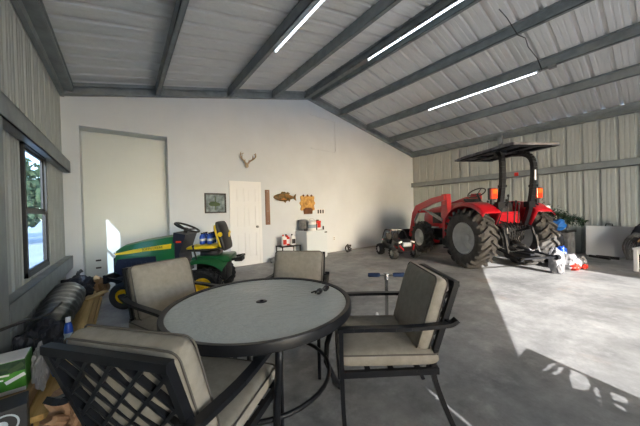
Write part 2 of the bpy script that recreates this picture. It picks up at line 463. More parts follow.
# interior door with casing
dr = bpy.data.objects.new('door_1', None); COL.objects.link(dr); dr['kind'] = 'structure'; dr.location = (2.41, YB, 0)
DW, DH = .66, 1.98
m = MB()
for x in (-DW/2-.035, DW/2+.035): m.box((x, -.012, (DH+.07)/2), (.07, .036, DH+.07))
m.box((0, -.012, DH+.035), (DW, .036, .07)); m.build('casing', 'white_paint', dr)
m = MB()
m.box((0, -.001, DH/2), (DW, .002, DH))
st = .085
for x in (-DW/2+st/2, 0, DW/2-st/2): m.box((x, -.010, DH/2), (st, .020, DH))
for z, hh in ((.1, .2), (.86, .14), (1.50, .10), (DH-.05, .10)): m.box((0, -.0095, z), (DW, .019, hh))
pw = (DW-3*st)/2
for x in (-(pw+st)/2, (pw+st)/2):
    for z0, z1 in ((.2, .79), (.93, 1.45), (1.55, DH-.1)):
        m.box((x, -.008, (z0+z1)/2), (pw-.055, .014, z1-z0-.055))
m.build('door_leaf', 'white_paint', dr)
m = MB(); m.box((DW/2-.004, -.0175, DH/2), (.010, .003, DH)); m.build('door_gap', 'blackplastic', dr)
m = MB(); m.lathe([(.03, 0), (.03, -.01), (.012, -.012), (.012, -.03), (.028, -.04), (.03, -.055), (.018, -.068), (0, -.07)], 16, 'Y', (DW/2-.06, -.016, .93))
m.build('door_handle', 'grey', dr, smooth=True)
# low trims by the recess edge
# ------------------------------------------------------------------ ceiling lights
def tube_light(x, y0, y1, label, dx=0):
    z = zb(x)
    t = thing('tube_light', (x+dx, (y0+y1)/2, z-.03), 0, label, 'light', 'long tube lights on the roof purlins')
    L = y1-y0
    m = MB(); m.box((0, 0, .02), (.05, L, .02)); m.build('housing', 'white_paint', t)
    m = MB(); m.tube([(0, -L/2+.02, .004), (0, L/2-.02, .004)], .0115, 8); m.build('tube', 'led', t, smooth=True)
    for s in (-1, 1): m = MB(); m.box((0, s*(L/2-.01), .0), (.045, .02, .04)); m.build('end_cap', 'white', t)
tube_light(2.12, 1.55, 3.92, 'lit tube light on the purlin left of the ridge')
tube_light(4.22, 1.2, 3.75, 'lit tube light running along the double ridge purlin')
tube_light(6.72, 1.50, 3.86, 'lit tube light on the purlin right of the ridge')
m = MB(); m.tube([(5.0, 1.6, zb(5.0)+.15), (5.2, 1.55, zb(5.2)+.1), (5.52, 1.5, zb(5.52)-.01), (5.75, 1.45, zb(5.8)+.06), (6.1, 1.5, zb(6.1)+.12), (6.45, 1.45, zb(6.45)+.08), (6.72, 1.44, zb(6.72)-.01)], .007, 6)
tag(m.build('ceiling_cable', 'blackplastic', None, smooth=True), 'thin dark cable looped between two roof purlins', 'cable')
m = MB(); m.box((6.72, 1.28, zb(6.72)-.02), (.10, .12, .05), bev=.008); m.tube([(6.72, 1.34, zb(6.72)-.02), (6.72, 1.5, zb(6.72)-.03)], .008, 6)
tag(m.build('junction_box', 'grey', None), 'small grey junction box at the end of a tube light', 'junction box')

# ------------------------------------------------------------------ patio table
TX, TY, TZ, TR = .70, 1.575, .712, .575
tb = thing('patio_table', (TX, TY, 0), .5, 'round patio table with a wavy glass top and black rim', 'table')
m = MB(); m.lathe([(TR-.035, TZ-.012), (TR-.03, TZ), (TR-.004, TZ+.003), (TR, TZ-.005), (TR, TZ-.045), (TR-.008, TZ-.048), (TR-.012, TZ-.018), (TR-.035, TZ-.018)], 72, closed=True)
m.build('rim', 'black', tb, smooth=True, auto=SM)
m = MB(); m.lathe([(.024, TZ-.006), (TR-.03, TZ-.006), (TR-.03, TZ-.012), (.024, TZ-.012)], 72, closed=True); m.build('glass_top', 'glass', tb, smooth=True, auto=SM)
m = MB(); m.lathe([(.014, TZ-.002), (.03, TZ-.002), (.036, TZ-.006), (.036, TZ-.016), (.014, TZ-.016)], 24, closed=True); m.build('umbrella_grommet', 'black', tb, smooth=True, auto=SM)
for k in range(4):
    a = PI/4+k*PI/2; c_, s_ = math.cos(a), math.sin(a)
    m = MB(); m.tube([(r*c_, r*s_, z) for r, z in ((TR-.03, TZ-.03), (TR-.05, .55), (TR-.13, .34), (TR-.14, .22), (TR-.08, .08), (TR-.03, .012))], .019, 8)
    lg = m.build('leg', 'black', tb, smooth=True)
    m = MB(); m.cyl(((TR-.03)*c_, (TR-.03)*s_, 0), ((TR-.03)*c_, (TR-.03)*s_, .02), .024, n=12); m.build('foot', 'blackplastic', lg)
m = MB(); m.tube([((TR-.15)*math.cos(2*PI*k/40), (TR-.15)*math.sin(2*PI*k/40), .26) for k in range(40)], .013, 8, closed=True); m.build('ring_stretcher', 'black', tb, smooth=True)
# keys / glasses on the table
kx = thing('sunglasses', (1.085, 1.425, TZ+.003), .3, 'black folded sunglasses lying on the glass table', 'glasses')
m = MB()
for s in (-1, 1): m.blob((s*.040, 0, .022), (.072, .03, .044), 2, .05, seed=s)
m.build('lens', 'dark_glass', kx, smooth=True)
m = MB(); m.tube([(-.07, 0, .03), (-.03, -.004, .035), (0, -.004, .03), (.03, -.004, .035), (.07, 0, .03)], .005, 6)
m.tube([(-.07, 0, .028), (-.06, .02, .012), (.05, .045, .006)], .005, 6); m.tube([(.07, 0, .028), (.062, .03, .01), (-.05, .062, .006)], .005, 6)
m.build('temples', 'blackplastic', kx, smooth=True)

# ------------------------------------------------------------------ patio chairs
def bez(pts, n=6):                                        # Catmull-Rom smoothing of a path
    P = [V(p) for p in pts]; P = [2*P[0]-P[1]]+P+[2*P[-1]-P[-2]]; out = []
    for i in range(1, len(P)-2):
        for k in range(n):
            t = k/n; a, b, c, d = P[i-1], P[i], P[i+1], P[i+2]
            out.append(.5*((2*b)+(c-a)*t+(2*a-5*b+4*c-d)*t*t+(3*b-a-3*c+d)*t**3))
    out.append(P[-2]); return out
BZ0, BZ1 = .44, .855                                      # back frame bottom and top
def backpt(x, z):                                        # point on the reclined back frame
    t = (z-BZ0)/(BZ1-BZ0); return (x, -.235-.14*t, z)
def make_chair(loc, rz, label):
    t = thing('patio_chair', loc, rz, label, 'chair', 'cushioned patio chairs round the glass table')
    for s in (-1, 1):
        m = MB(); pts = bez([(s*.285, .26, .0), (s*.288, .272, .2), (s*.288, .275, .42), (s*.288, .275, .622)], 4)
        for a, b in zip(pts, pts[1:]): m.bar(a, b, .023, .023, up=(0, 1, 0))
        m.build('leg', 'black', t)
        m = MB(); pts = bez([(s*.262, -.365, .0), (s*.255, -.29, .18), (s*.247, -.235, .36), (s*.245, -.25, .50)], 4)
        for a, b in zip(pts, pts[1:]): m.bar(a, b, .023, .026, up=(0, 1, 0))
        m.build('leg', 'black', t)
        m = MB(); pts = bez([(s*.29, .292, .635), (s*.295, .15, .64), (s*.295, -.1, .64), (s*.272, -.29, .642), (s*.268, -.335, .65), (s*.268, -.36, .668)], 3)
        for a, b in zip(pts, pts[1:]): m.bar(a, b, .042, .02)
        m.build('arm', 'black', t)
    m = MB()
    for s in (-1, 1): m.bar((s*.255, -.26, .385), (s*.278, .28, .385), .022, .035)
    m.bar((-.25, -.25, .385), (.25, -.25, .385), .022, .035); m.bar((-.285, .27, .385), (.285, .27, .385), .022, .035)
    for y in (-.15, 0, .13): m.bar((-.275, y, .392), (.275, y, .392), .03, .01)
    m.build('seat_frame', 'black', t)
    m = MB()
    for s in (-1, 1): m.bar(backpt(s*.238, BZ0-.06), backpt(s*.235, BZ1), .024, .030, up=(0, 1, 0))
    m.bar(backpt(-.247, BZ1), backpt(.247, BZ1), .03, .028); m.bar(backpt(-.235, BZ0-.01), backpt(.235, BZ0-.01), .02, .022)
    for s in (-1, 1):
        m.bar(backpt(s*.235, .66), (s*.27, -.325, .645), .02, .02)
    m.build('back_frame', 'black', t)
    # woven diagonal lattice: pairs of bars running both ways, interrupted like basket weave
    m = MB(); hx, z0, z1 = .228, BZ0, BZ1-.01
    def clip(px, pz, dx, dz, t0, t1):
        lo, hi = t0, t1
        for p, d, a, b in ((px, dx, -hx, hx), (pz, dz, z0, z1)):
            u0, u1 = (a-p)/d, (b-p)/d
            if u0 > u1: u0, u1 = u1, u0
            lo, hi = max(lo, u0), min(hi, u1)
        return lo, hi
    q = math.sqrt(.5); cell = .150
    for dsgn in (1, -1):
        for i in range(-5, 6):
            for off in (-.034, .034):
                for j in range(-6, 7):
                    if (i+j) % 2: continue
                    # local weave axes
                    e1 = (q*dsgn, q); e2 = (-q, q*dsgn)
                    cx = e2[0]*(i*cell+off)+e1[0]*j*cell; cz = (z0+z1)/2+e2[1]*(i*cell+off)+e1[1]*j*cell
                    lo, hi = clip(cx, cz, e1[0], e1[1], -cell, cell)
                    if hi-lo > .01:
                        a = backpt(cx+e1[0]*lo, cz+e1[1]*lo); b = backpt(cx+e1[0]*hi, cz+e1[1]*hi)
                        m.bar(a, b, (.012 if dsgn > 0 else .014), .019, up=(0, 1, .3))
    m.build('lattice', 'black', t)
    m = MB(); m.cushion((0, .01, .452), (.545, .56, .105), e=12, dome=.16, nu=20, lump=.04); sc = m.build('seat_cushion', 'beige', t, smooth=True)
    m = MB()
    def loop(hx_, hy_, r=.035):
        out = []
        for cx, cy, a0 in ((hx_-r, hy_-r, 0), (-hx_+r, hy_-r, PI/2), (-hx_+r, -hy_+r, PI), (hx_-r, -hy_+r, 1.5*PI)):
            for k in range(5): a = a0+k*PI/8; out.append((cx+r*math.cos(a), cy+r*math.sin(a)))
        return out
    m.tube([(a, b+.01, .480) for a, b in loop(.268, .276)], .004, 6, closed=True); m.build('piping', 'piping', sc, smooth=True)
    # back cushion leans on the frame
    ang = math.atan2(.13, BZ1-BZ0)
    m = MB(); T = Matrix.Translation((0, -.192, .52)) @ Matrix.Rotation(ang, 4, 'X') 
    m.X = T; m.cushion((0, 0, .168), (.48, .43, .15), rot=(PI/2, 0, 0), e=10, dome=.3, nu=20, lump=.06, seed=rz); bc = m.build('back_cushion', 'beige', t, smooth=True)
    m = MB(); m.X = T
    m.tube([(a, .033, b+.168) for a, b in loop(.237, .212)], .004, 6, closed=True); m.tube([(a, -.033, b+.168) for a, b in loop(.237, .212)], .004, 6, closed=True)
    m.build('piping', 'piping', bc, smooth=True)
    return t
make_chair((.235, 1.265, 0), face_rz(.78, .62), 'nearest patio chair seen from behind, its black lattice back facing the viewer')
make_chair((.355, 2.32, 0), face_rz(.37, -.93), 'beige cushioned patio chair between the glass table and the green mower')
make_chair((1.165, 1.985, 0), face_rz(-.74, -.68), 'patio chair on the far side of the glass table, facing the viewer')
make_chair((1.315, 1.12, 0), face_rz(-.79, .61), 'patio chair right of the glass table, seen from its side in front of the scooter')

# ------------------------------------------------------------------ wheels
def tyre(mb, c, R, w, lugs=0, lh=.03, rim=.55, n=40, lug_w=.05):
    """tyre round the X axis at c; chevron lugs when lugs > 0"""
    h = w/2; r0 = R-(lh if lugs else 0); ri = R*rim
    prof = [(ri, -h*.75), (ri+(r0-ri)*.25, -h*.95), (ri+(r0-ri)*.6, -h), (r0-(r0-ri)*.12, -h*.85), (r0, -h*.6), (r0, h*.6), (r0-(r0-ri)*.12, h*.85), (ri+(r0-ri)*.6, h), (ri+(r0-ri)*.25, h*.95), (ri, h*.75)]
    mb.lathe(prof, n, 'X', c, closed=True)
    c = V(c)
    for k in range(lugs):
        for s in (-1, 1):
            a0 = 2*PI*(k+(.5 if s > 0 else 0))/lugs; da = 2*PI/lugs*.85
            pa = []
            for f, rr in ((0.02, R), (.5, R), (.80, R-.01), (1.02, R-.28*(R-ri))):
                aa = a0+da*f; pa.append((c+V((s*h*f, rr*math.cos(aa), rr*math.sin(aa))), aa))
            for (p, a), (q_, b) in zip(pa, pa[1:]):
                up = V((0, math.cos(a), math.sin(a)))
                mb.bar(p-up*lh*.45, q_-up*lh*.45, lug_w, lh*1.2, up=up)
def rimdisc(mb, c, r, w, s, n=32, dish=.5):
    """dished disc facing s (-1 or +1 along X)"""
    h = w/2
    prof = [(r*1.03, s*h*.80), (r*.97, s*h*.86), (r*.90, s*h*.6), (r*.80, s*h*(.6-dish)), (r*.45, s*h*(.6-dish)), (r*.36, s*h*(.75-dish)), (r*.20, s*h*(.75-dish)), (r*.18, s*h*(1.1-dish)), (0, s*h*(1.1-dish)), (0, -s*h*.3), (r*.97, -s*h*.3), (r*1.03, -s*h*.8)]
    mb.lathe(prof, n, 'X', c)
    for k in range(8):
        a = 2*PI*k/8; cc = V(c)+V((s*h*(.76-dish), r*.28*math.cos(a), r*.28*math.sin(a)))
        mb.cyl(cc, cc+V((s*.02, 0, 0)), r*.035, n=6)
def wheel(parent, name, c, R, w, side, lugs, lh, mt_t, mt_r, rim=.55, dish=.5, lug_w=.05, steer=0):
    m = MB(); 
    if steer: m.X = Matrix.Translation(c) @ Matrix.Rotation(steer, 4, 'Z') @ Matrix.Translation(-V(c))
    X = m.X.copy(); tyre(m, c, R, w, lugs, lh, rim, lug_w=lug_w); o = m.build(name, mt_t, parent, smooth=True, auto=math.radians(35))
    m = MB(); m.X = X; rimdisc(m, c, R*rim, w, side, dish=dish); m.build('rim', mt_r, o, smooth=True, auto=SM)
    return o

# ------------------------------------------------------------------ red tractor
tr = thing('tractor', (6.40, 2.17, 0), face_rz(.485, .875), 'red farm tractor with front loader and black canopy', 'tractor')
RR, RF = .625, .45
LX = .50
for s in (-1, 1):
    wheel(tr, 'rear_wheel', (s*.66, 0, RR), RR, .38, s, 21, .045, 'rubber', 'rim', rim=.52, dish=.75, lug_w=.045)
    wheel(tr, 'front_wheel', (s*.58, 2.02, RF), RF, .26, s, 15, .035, 'rubber', 'rim', rim=.52, dish=.45, lug_w=.04)
m = MB()
m.box((0, .25, .62), (.42, .9, .42), bev=.03); m.box((0, 1.1, .62), (.34, 1.2, .3), bev=.03); m.box((0, 1.9, .55), (.3, .7, .26), bev=.02)
m.cyl((-.55, 0, RR), (.55, 0, RR), .11); m.cyl((-.5, 2.02, RF), (.5, 2.02, RF), .06); m.box((0, 2.02, RF), (.3, .2, .2), bev=.02)
m.box((0, -.22, .62), (.34, .2, .34), bev=.02); m.cyl((0, -.32, .5), (0, -.42, .5), .05, n=10)
m.box((.36, .9, .48), (.24, .7, .3), bev=.03); m.box((-.38, .95, .45), (.22, .55, .28), bev=.03)
m.build('chassis', 'blackplastic', tr)
m = MB()                                               # hood
def hood_ring(y, w, zt, zb_):
    return [(-w, y, zb_), (-w, y, zt-.10), (-w*.82, y, zt-.03), (-w*.4, y, zt), (w*.4, y, zt), (w*.82, y, zt-.03), (w, y, zt-.10), (w, y, zb_)]
rg = [[m._v(p) for p in hood_ring(*a)] for a in ((.85, .30, 1.40, .78), (1.5, .29, 1.37, .76), (2.1, .27, 1.30, .74), (2.42, .25, 1.22, .72), (2.52, .22, 1.10, .70))]
for A, B in zip(rg, rg[1:]):
    for k in range(8): m.face([A[k], A[(k+1) % 8], B[(k+1) % 8], B[k]])
m.face(rg[0][::-1]); m.face(rg[-1]); hood = m.build('hood', 'red', tr, smooth=True, auto=SM)
for s in (-1, 1):
    m = MB(); m.box((s*.285, 1.57, 1.0), (.012, .76, .30))
    for k in range(6): m.box((s*.292, 1.25+k*.13, 1.0), (.012, .08, .28))
    m.build('side_grille', 'blackplastic', hood)
m = MB()
m.box((0, 2.525, .92), (.36, .02, .34)); m.build('grille', 'blackplastic', hood)
for s in (-1, 1):                                      # fenders
    m = MB(); N = 16; prof = []
    for i in range(N+1):
        a = math.radians(44+i*(150-44)/N); r = RR+.13
        prof.append((-math.cos(a)*r*1.02-.0, RR+math.sin(a)*r*(.98)))
    inner, outer = s*.40, s*.80
    A = []; B = []; C_ = []
    for (y, z) in prof:
        A.append(m._v((inner, y, z+.02))); B.append(m._v((outer-s*.05, y, z+.01))); C_.append(m._v((outer, y, z-.06)))
    for i in range(N):
        m.face([A[i], A[i+1], B[i+1], B[i]]); m.face([B[i], B[i+1], C_[i+1], C_[i]])
    I = [m._v((inner, y*.72, RR+(z-RR)*.5)) for y, z in prof]
    for i in range(N): m.face([A[i], I[i], I[i+1], A[i+1]])
    fo = m.build('fender', 'red', tr, smooth=True, auto=SM)
    md = fo.modifiers.new('thick', 'SOLIDIFY'); md.thickness = .015
    m = MB(); m.box((s*LX, -.48, 1.52), (.13, .07, .20), bev=.01); lt = m.build('tail_light', 'redglow', tr)
    m = MB(); m.box((s*LX, -.44, 1.52), (.15, .05, .23), bev=.01); m.box((s*LX, -.44, 1.38), (.05, .05, .12)); m.build('light_housing', 'blackplastic', lt)
    m = MB(); m.box((s*LX, -.522, 1.56), (.10, .01, .08)); m.build('indicator', 'orange', lt)
m = MB(); m.lathe([(0, 0), (.035, .005), (.05, .02), (.052, .05), (.03, .08), (0, .085)], 16, 'Y', (.76, -.46, 1.22)); m.cyl((.68, -.36, 1.14), (.74, -.38, 1.22), .015, n=8)
m.build('work_light', 'white', tr, smooth=True)
# roll bar and canopy
CZ = 2.38
for s in (-1, 1):
    m = MB(); pts = bez([(s*.34, -.28, .80), (s*.34, -.44, 1.25), (s*.34, -.52, 1.7), (s*.34, -.53, 2.12), (s*.29, -.43, CZ-.08), (s*.20, -.22, CZ-.03)], 4)
    for a, b in zip(pts, pts[1:]): m.bar(a, b, .085, .075, up=(0, 1, 0))
    m.box((s*.34, -.44, 1.30), (.15, .12, .12)); m.box((s*.34, -.52, 1.66), (.11, .10, .05)); m.tube([(s*.34+.07, -.44, 1.35), (s*.34+.09, -.54, 1.28)], .015, 6)
    rp = m.build('rollbar_post', 'black', tr)
    m = MB(); m.box((s*.34, -.572, 1.90), (.035, .004, .26))
    if s > 0: m.build('warning_decal', 'white', rp)
    else: m.bm.free()
m = MB()
cyl_r = [(-.70, -.86), (.70, -.86), (.70, .92), (-.70, .92)]
def cgrid(zoff, y0=-.92, y1=.68, w=.50):
    rows = []
    for i in range(9):
        y = y0+(y1-y0)*i/8; row = []
        for j in range(9):
            x = -w+2*w*j/8; e = max(abs(x/w)**4, abs(-1+2*i/8)**4)
            row.append(m._v((x*(1-.06*abs(-1+2*i/8)**6), y, CZ+.05-.07*e+zoff)))
        rows.append(row)
    return rows
g1 = cgrid(.045); g2 = cgrid(.0)
for g, r in ((g1, 0), (g2, 1)):
    for i in range(8):
        for j in range(8): m.face([g[i][j], g[i][j+1], g[i+1][j+1], g[i+1][j]])
for i in range(8):
    for j in (0, 8): m.face([g1[i][j], g1[i+1][j], g2[i+1][j], g2[i][j]])
    for k in (0, 8): m.face([g1[k][i], g1[k][i+1], g2[k][i+1], g2[k][i]])
cp = m.build('canopy', 'cloth', tr, smooth=True, auto=SM)
m = MB()
for x in (-.38, 0, .38): m.bar((x, -.84, CZ-.005), (x, .62, CZ-.005), .05, .05)
for y in (-.84, -.3, .20, .60): m.bar((-.46, y, CZ-.005), (.46, y, CZ-.005), .05, .05)
m.build('canopy_frame', 'black', cp)
# operator's place
m = MB(); m.cushion((0, .05, 1.02), (.44, .44, .14), e=6); m.cushion((0, -.16, 1.20), (.42, .34, .12), rot=(PI/2-.15, 0, 0), e=6); m.box((0, .0, .92), (.3, .3, .16)); m.build('seat', 'blackplastic', tr, smooth=True)
m = MB(); m.tube(arc((0, 0), .19, 0, 2*PI*23/24, 23, 'XY'), .014, 6, closed=True)
for k in range(3): a = k*2*PI/3+.5; m.cyl((0, 0, -.03), (.19*math.cos(a), .19*math.sin(a), 0), .009, n=6)
m.cyl((0, 0, -.03), (0, .0, -.32), .025); sw = m.build('steering_wheel', 'blackplastic', tr, smooth=True); sw.location = (-.02, .55, 1.60); sw.rotation_euler = (-.55, 0, 0)
m = MB(); m.box((0, .76, 1.15), (.46, .16, .46), bev=.04); m.box((0, .70, 1.42), (.4, .14, .05), rot=(.6, 0, 0)); m.build('dashboard', 'blackplastic', tr)
m = MB(); m.box((0, .42, .78), (.8, .62, .03)); m.box((-.42, .75, .62), (.2, .2, .03)); m.box((.42, .75, .62), (.2, .2, .03)); m.build('platform', 'blackplastic', tr)
for x, y, z1, tx in ((-.26, .0, 1.36, .02), (-.31, -.1, 1.32, -.03), (.28, .1, 1.38, .02), (.31, .0, 1.33, .03), (-.10, -.36, 1.46, 0), (.02, -.38, 1.34, .03), (.16, -.34, 1.30, 0)):
    m = MB(); m.cyl((x, y, .82), (x+tx, y-.04, z1), .011, n=6); m.blob((x+tx, y-.04, z1+.02), (.05, .05, .07), 1, 0); m.build('lever', 'blackplastic', tr, smooth=True)
m = MB(); m.box((0, -.24, 1.02), (.60, .06, .20), bev=.02); m.box((0, -.12, 1.14), (.60, .25, .04), bev=.01); m.build('rear_panel', 'red', tr)
m = MB()                                                # three point hitch
for s in (-1, 1):
    m.bar((s*.22, -.1, .45), (s*.38, -.90, .32), .06, .03); m.bar((s*.26, -.15, .92), (s*.32, -.50, .84), .05, .05)
    m.cyl((s*.32, -.50, .84), (s*.34, -.62, .38), .025, n=8); m.cyl((s*.33, -.55, .7), (s*.335, -.59, .52), .04, n=8)
    m.lathe([(.02, -.03), (.045, -.03), (.045, .03), (.02, .03)], 12, 'X', (s*.38, -.92, .32), closed=True)
    m.cyl((s*.36, -.7, .35), (s*.15, -.3, .42), .012, n=6)
m.bar((0, -.3, .72), (.04, -.72, .86), .05, .04); m.bar((-.40, -.90, .32), (.40, -.90, .32), .03, .03); m.box((0, -.5, .36), (.10, .6, .035))
m.build('hitch', 'black', tr)
m = MB()
for i in range(7):
    x = -.2+.065*i
    m.tube(bez([(x, -.26, 1.0-.03*i), (x+.04, -.44, .88), (x*.7, -.46, .66), (x*.9+.05, -.32, .5)], 4), .011, 6)
m.build('hoses', 'blackplastic', tr, smooth=True)
m = MB(); m.box((-.05, -.35, .78), (.16, .08, .12), bev=.01); m.box((.1, -.36, .62), (.1, .08, .1), bev=.01); m.build('valve_block', 'grey', tr)
for s in (-1, 1):
    m = MB()
    for k in range(12): m.blob((s*(.30-.014*k), -.36-.035*k, .40+.012*abs(k-6)), (.035, .045, .02), 1, 0)
    m.build('stabiliser_chain', 'grey', tr)
m = MB()
for k in range(5): m.tube(bez([(-.25+.1*k, -.28, .95), (-.28+.12*k, -.40, .70), (-.15+.07*k, -.36, .50), (-.05+.03*k, -.30, .40)], 4), .012, 6)
m.tube([(-.02, -.42, .56), (-.02, -.52, .54), (.0, -.66, .50)], [.04, .045, .03], 10); m.build('driveshaft_guard', 'blackplastic', tr, smooth=True)
# loader
for s in (-1, 1):
    m = MB(); m.bar((s*.42, 1.12, .5), (s*.42, 1.12, 1.02), .10, .16); m.prism([(.98, .98), (1.26, .98), (1.22, 1.62), (1.02, 1.62)], s*.42-.06, s*.42+.06, 'YZ')
    tw = m.build('loader_tower', 'red', tr)
    m = MB(); m.box((s*.42, 1.12, 1.40), (.124, .12, .10)); m.build('tower_decal', 'bagred', tw)
    poly = [(1.05, 1.60), (1.05, 1.46), (1.5, 1.40), (2.25, 1.22), (2.50, 1.05), (2.78, .38), (2.92, .42), (2.66, 1.14), (2.46, 1.36), (1.6, 1.55)]
    m = MB(); m.prism(poly, s*.50-.035, s*.50+.035, 'YZ'); am = m.build('loader_arm', 'red', tr)
    m = MB(); m.cyl((s*.50, 1.15, .95), (s*.50, 1.7, 1.14), .04); m.cyl((s*.50, 1.7, 1.14), (s*.50, 2.1, 1.26), .02); m.cyl((s*.50, 2.2, 1.30), (s*.50, 2.62, .85), .035); m.cyl((s*.5, 2.62, .85), (s*.5, 2.95, .5), .018)
    m.build('hydraulic_cylinder', 'grey', am, smooth=True, auto=SM)
m = MB(); m.cyl((-.56, 2.3, 1.18), (.56, 2.3, 1.18), .04); m.build('cross_tube', 'red', tr)
m = MB(); poly = [(2.98, .62), (2.90, .40), (2.92, .16), (3.02, .05), (3.56, .03), (3.58, .05), (3.06, .09), (2.97, .20), (2.95, .38), (3.02, .60)]
m.prism(poly, -.72, .72, 'YZ')
for s in (-1, 1): m.prism([(2.98, .62), (2.90, .40), (2.92, .16), (3.02, .05), (3.56, .03), (3.30, .40)], s*.72-.01, s*.72+.01, 'YZ')
m.bar((-.72, 2.98, .60), (.72, 2.98, .60), .05, .05)
m.build('bucket', 'black', tr)
m = MB()
for s in (-1, 1): m.box((s*.42, 2.86, .36), (.08, .12, .36))
m.box((0, 2.84, .3), (.9, .05, .3)); m.build('bucket_carrier', 'red', tr)
# step and side details below the platform
m = MB()
for s in (-1, 1):
    m.bar((s*.45, .85, .62), (s*.48, .85, .30), .03, .2); m.box((s*.52, .85, .30), (.2, .25, .03))
m.build('step', 'black', tr)

# ------------------------------------------------------------------ green riding mower
mw = thing('riding_mower', (1.10, 4.285, 0), face_rz(-.845, .535), 'green and yellow riding lawn mower parked by the recess', 'lawn mower')
for s in (-1, 1):
    wheel(mw, 'rear_wheel', (s*.36, 0, .255), .255, .23, s, 20, .012, 'rubber2', 'yellow', rim=.50, dish=.45, lug_w=.025)
    wheel(mw, 'front_wheel', (s*.38, 1.06, .185), .185, .15, s, 0, 0, 'rubber2', 'yellow', rim=.50, dish=.4)
m = MB()
m.bar((-.3, 1.06, .20), (.3, 1.06, .20), .06, .05); m.box((0, .65, .33), (.36, 1.35, .10), bev=.01); m.cyl((-.28, 0, .255), (.28, 0, .255), .05); m.box((0, -.04, .42), (.34, .44, .3), bev=.02)
m.build('frame', 'blackplastic', mw)
m = MB()
rg = []
for y, w, zt, zb_ in ((.46, .23, .985, .54), (.58, .24, .975, .52), (.90, .235, .93, .48), (1.20, .215, .86, .45), (1.31, .18, .80, .45), (1.35, .13, .70, .46)):
    rg.append([m._v(p) for p in ((-w, y, zb_), (-w*1.02, y, zb_+(zt-zb_)*.6), (-w*.85, y, zt-.03), (-w*.45, y, zt), (w*.45, y, zt), (w*.85, y, zt-.03), (w*1.02, y, zb_+(zt-zb_)*.6), (w, y, zb_))])
for A, B in zip(rg, rg[1:]):
    for k in range(8): m.face([A[k], A[(k+1) % 8], B[(k+1) % 8], B[k]])
m.face(rg[0][::-1]); m.face(rg[-1]); hd = m.build('hood', 'green', mw, smooth=True, auto=math.radians(50))
m = MB()
for s in (-1, 1):
    m.prism([(.50, .86), (1.05, .79), (1.27, .745), (1.27, .725), (1.10, .735), (.85, .765), (.50, .79)], s*.20, s*.250, 'YZ')
m.build('hood_stripe', 'yellow', hd)
for s in (-1, 1): text('JOHN DEERE', .05, (s*.2515, .75, .803), (PI/2-.0, .09*s, s*PI/2), 'green', hd, 'hood_lettering')
m = MB()
for s in (-1, 1):
    m.prism([(.72, .69), (1.24, .66), (1.29, .50), (1.18, .42), (.66, .40)], s*.20, s*.252, 'YZ')
    for k in range(5): m.box((s*.252, .85+k*.07, .56), (.01, .03, .12))
m.box((0, 1.33, .55), (.30, .06, .24), bev=.01); m.build('engine_panel', 'darknavy', mw)
for s in (-1, 1): m = MB(); m.blob((s*.10, 1.345, .74), (.10, .05, .05), 2, 0); m.build('headlight', 'white', hd, smooth=True)
m = MB(); m.bar((-.25, 1.42, .38), (.25, 1.42, .38), .04, .12); m.bar((-.2, 1.2, .32), (-.2, 1.42, .38), .04, .05); m.bar((.2, 1.2, .32), (.2, 1.42, .38), .04, .05); m.build('bumper', 'black', mw)
m = MB(); m.prism([(.30, .98), (.47, 1.02), (.52, .50), (.50, .34), (.36, .40), (.40, .7)], -.22, .22, 'YZ'); ds = m.build('dash_tower', 'darknavy', mw)
m = MB(); m.box((-.224, .40, .88), (.01, .07, .025)); m.build('badge', 'redglow', ds)
m = MB(); m.tube(arc((0, 0), .18, 0, 2*PI*23/24, 23, 'XY'), .016, 8, closed=True)
for k in range(3): a = k*2*PI/3+PI/2; m.bar((0, 0, -.03), (.18*math.cos(a), .18*math.sin(a), 0), .035, .012)
m.cyl((0, 0, -.02), (0, 0, -.2), .028); m.blob((0, 0, -.02), (.08, .08, .03), 2, 0); o = m.build('steering_wheel', 'blackplastic', mw, smooth=True); o.location = (0, .36, 1.08); o.rotation_euler = (.42, 0, 0)
m = MB()                                                # rear body with fenders
for s in (-1, 1):
    A = []; B = []; C_ = []
    for i in range(13):
        a = math.radians(42+i*8.6); y = -math.cos(a)*.40+.02; z = .24+math.sin(a)*.38
        A.append(m._v((s*.18, y, min(z+.04, .64)))); B.append(m._v((s*.43, y, min(z, .62)))); C_.append(m._v((s*.46, y, min(z, .62)-.03)))
    for i in range(12): m.face([A[i], A[i+1], B[i+1], B[i]]); m.face([B[i], B[i+1], C_[i+1], C_[i]])
m.box((0, -.05, .60), (.50, .55, .10), bev=.03); 
fb = m.build('fender_body', 'green', mw, smooth=True, auto=SM)
m = MB(); m.box((0, .40, .30), (.74, .46, .04), bev=.01); m.build('footrest', 'blackplastic', mw)
m = MB(); m.prism([(.22, .26), (.95, .26), (1.0, .20), (1.0, .10), (.22, .10)], -.53, .53, 'YZ'); m.cyl((-.5, .6, .26), (-.5, .6, .33), .09); m.cyl((.5, .6, .26), (.5, .6, .33), .09); m.build('mower_deck', 'green', mw)
m = MB(); m.cushion((0, .09, .775), (.44, .44, .09), e=5); m.cushion((0, -.15, .94), (.43, .36, .10), rot=(PI/2-.25, 0, 0), e=4); st_ = m.build('seat', 'yellow', mw, smooth=True)
m = MB(); m.cushion((0, .07, .745), (.47, .48, .07), e=5); m.cushion((0, -.195, .94), (.47, .46, .12), rot=(PI/2-.25, 0, 0), e=4); m.box((0, 0, .68), (.26, .26, .08))
m.build('seat_shell', 'blackplastic', st_, smooth=True)
for s in (-1, 1): m = MB(); m.lathe([(0, 0), (.035, 0), (.035, s*.008), (0, s*.008)], 16, 'X', (s*.232, -.20, .97)); m.build('seat_emblem', 'yellow', st_)
m = MB()
m.lathe([(0, 0), (.04, 0), (.04, -.006), (0, -.006)], 16, 'Y', (0, -.268, .95)); m.build('seat_emblem', 'yellow', st_)
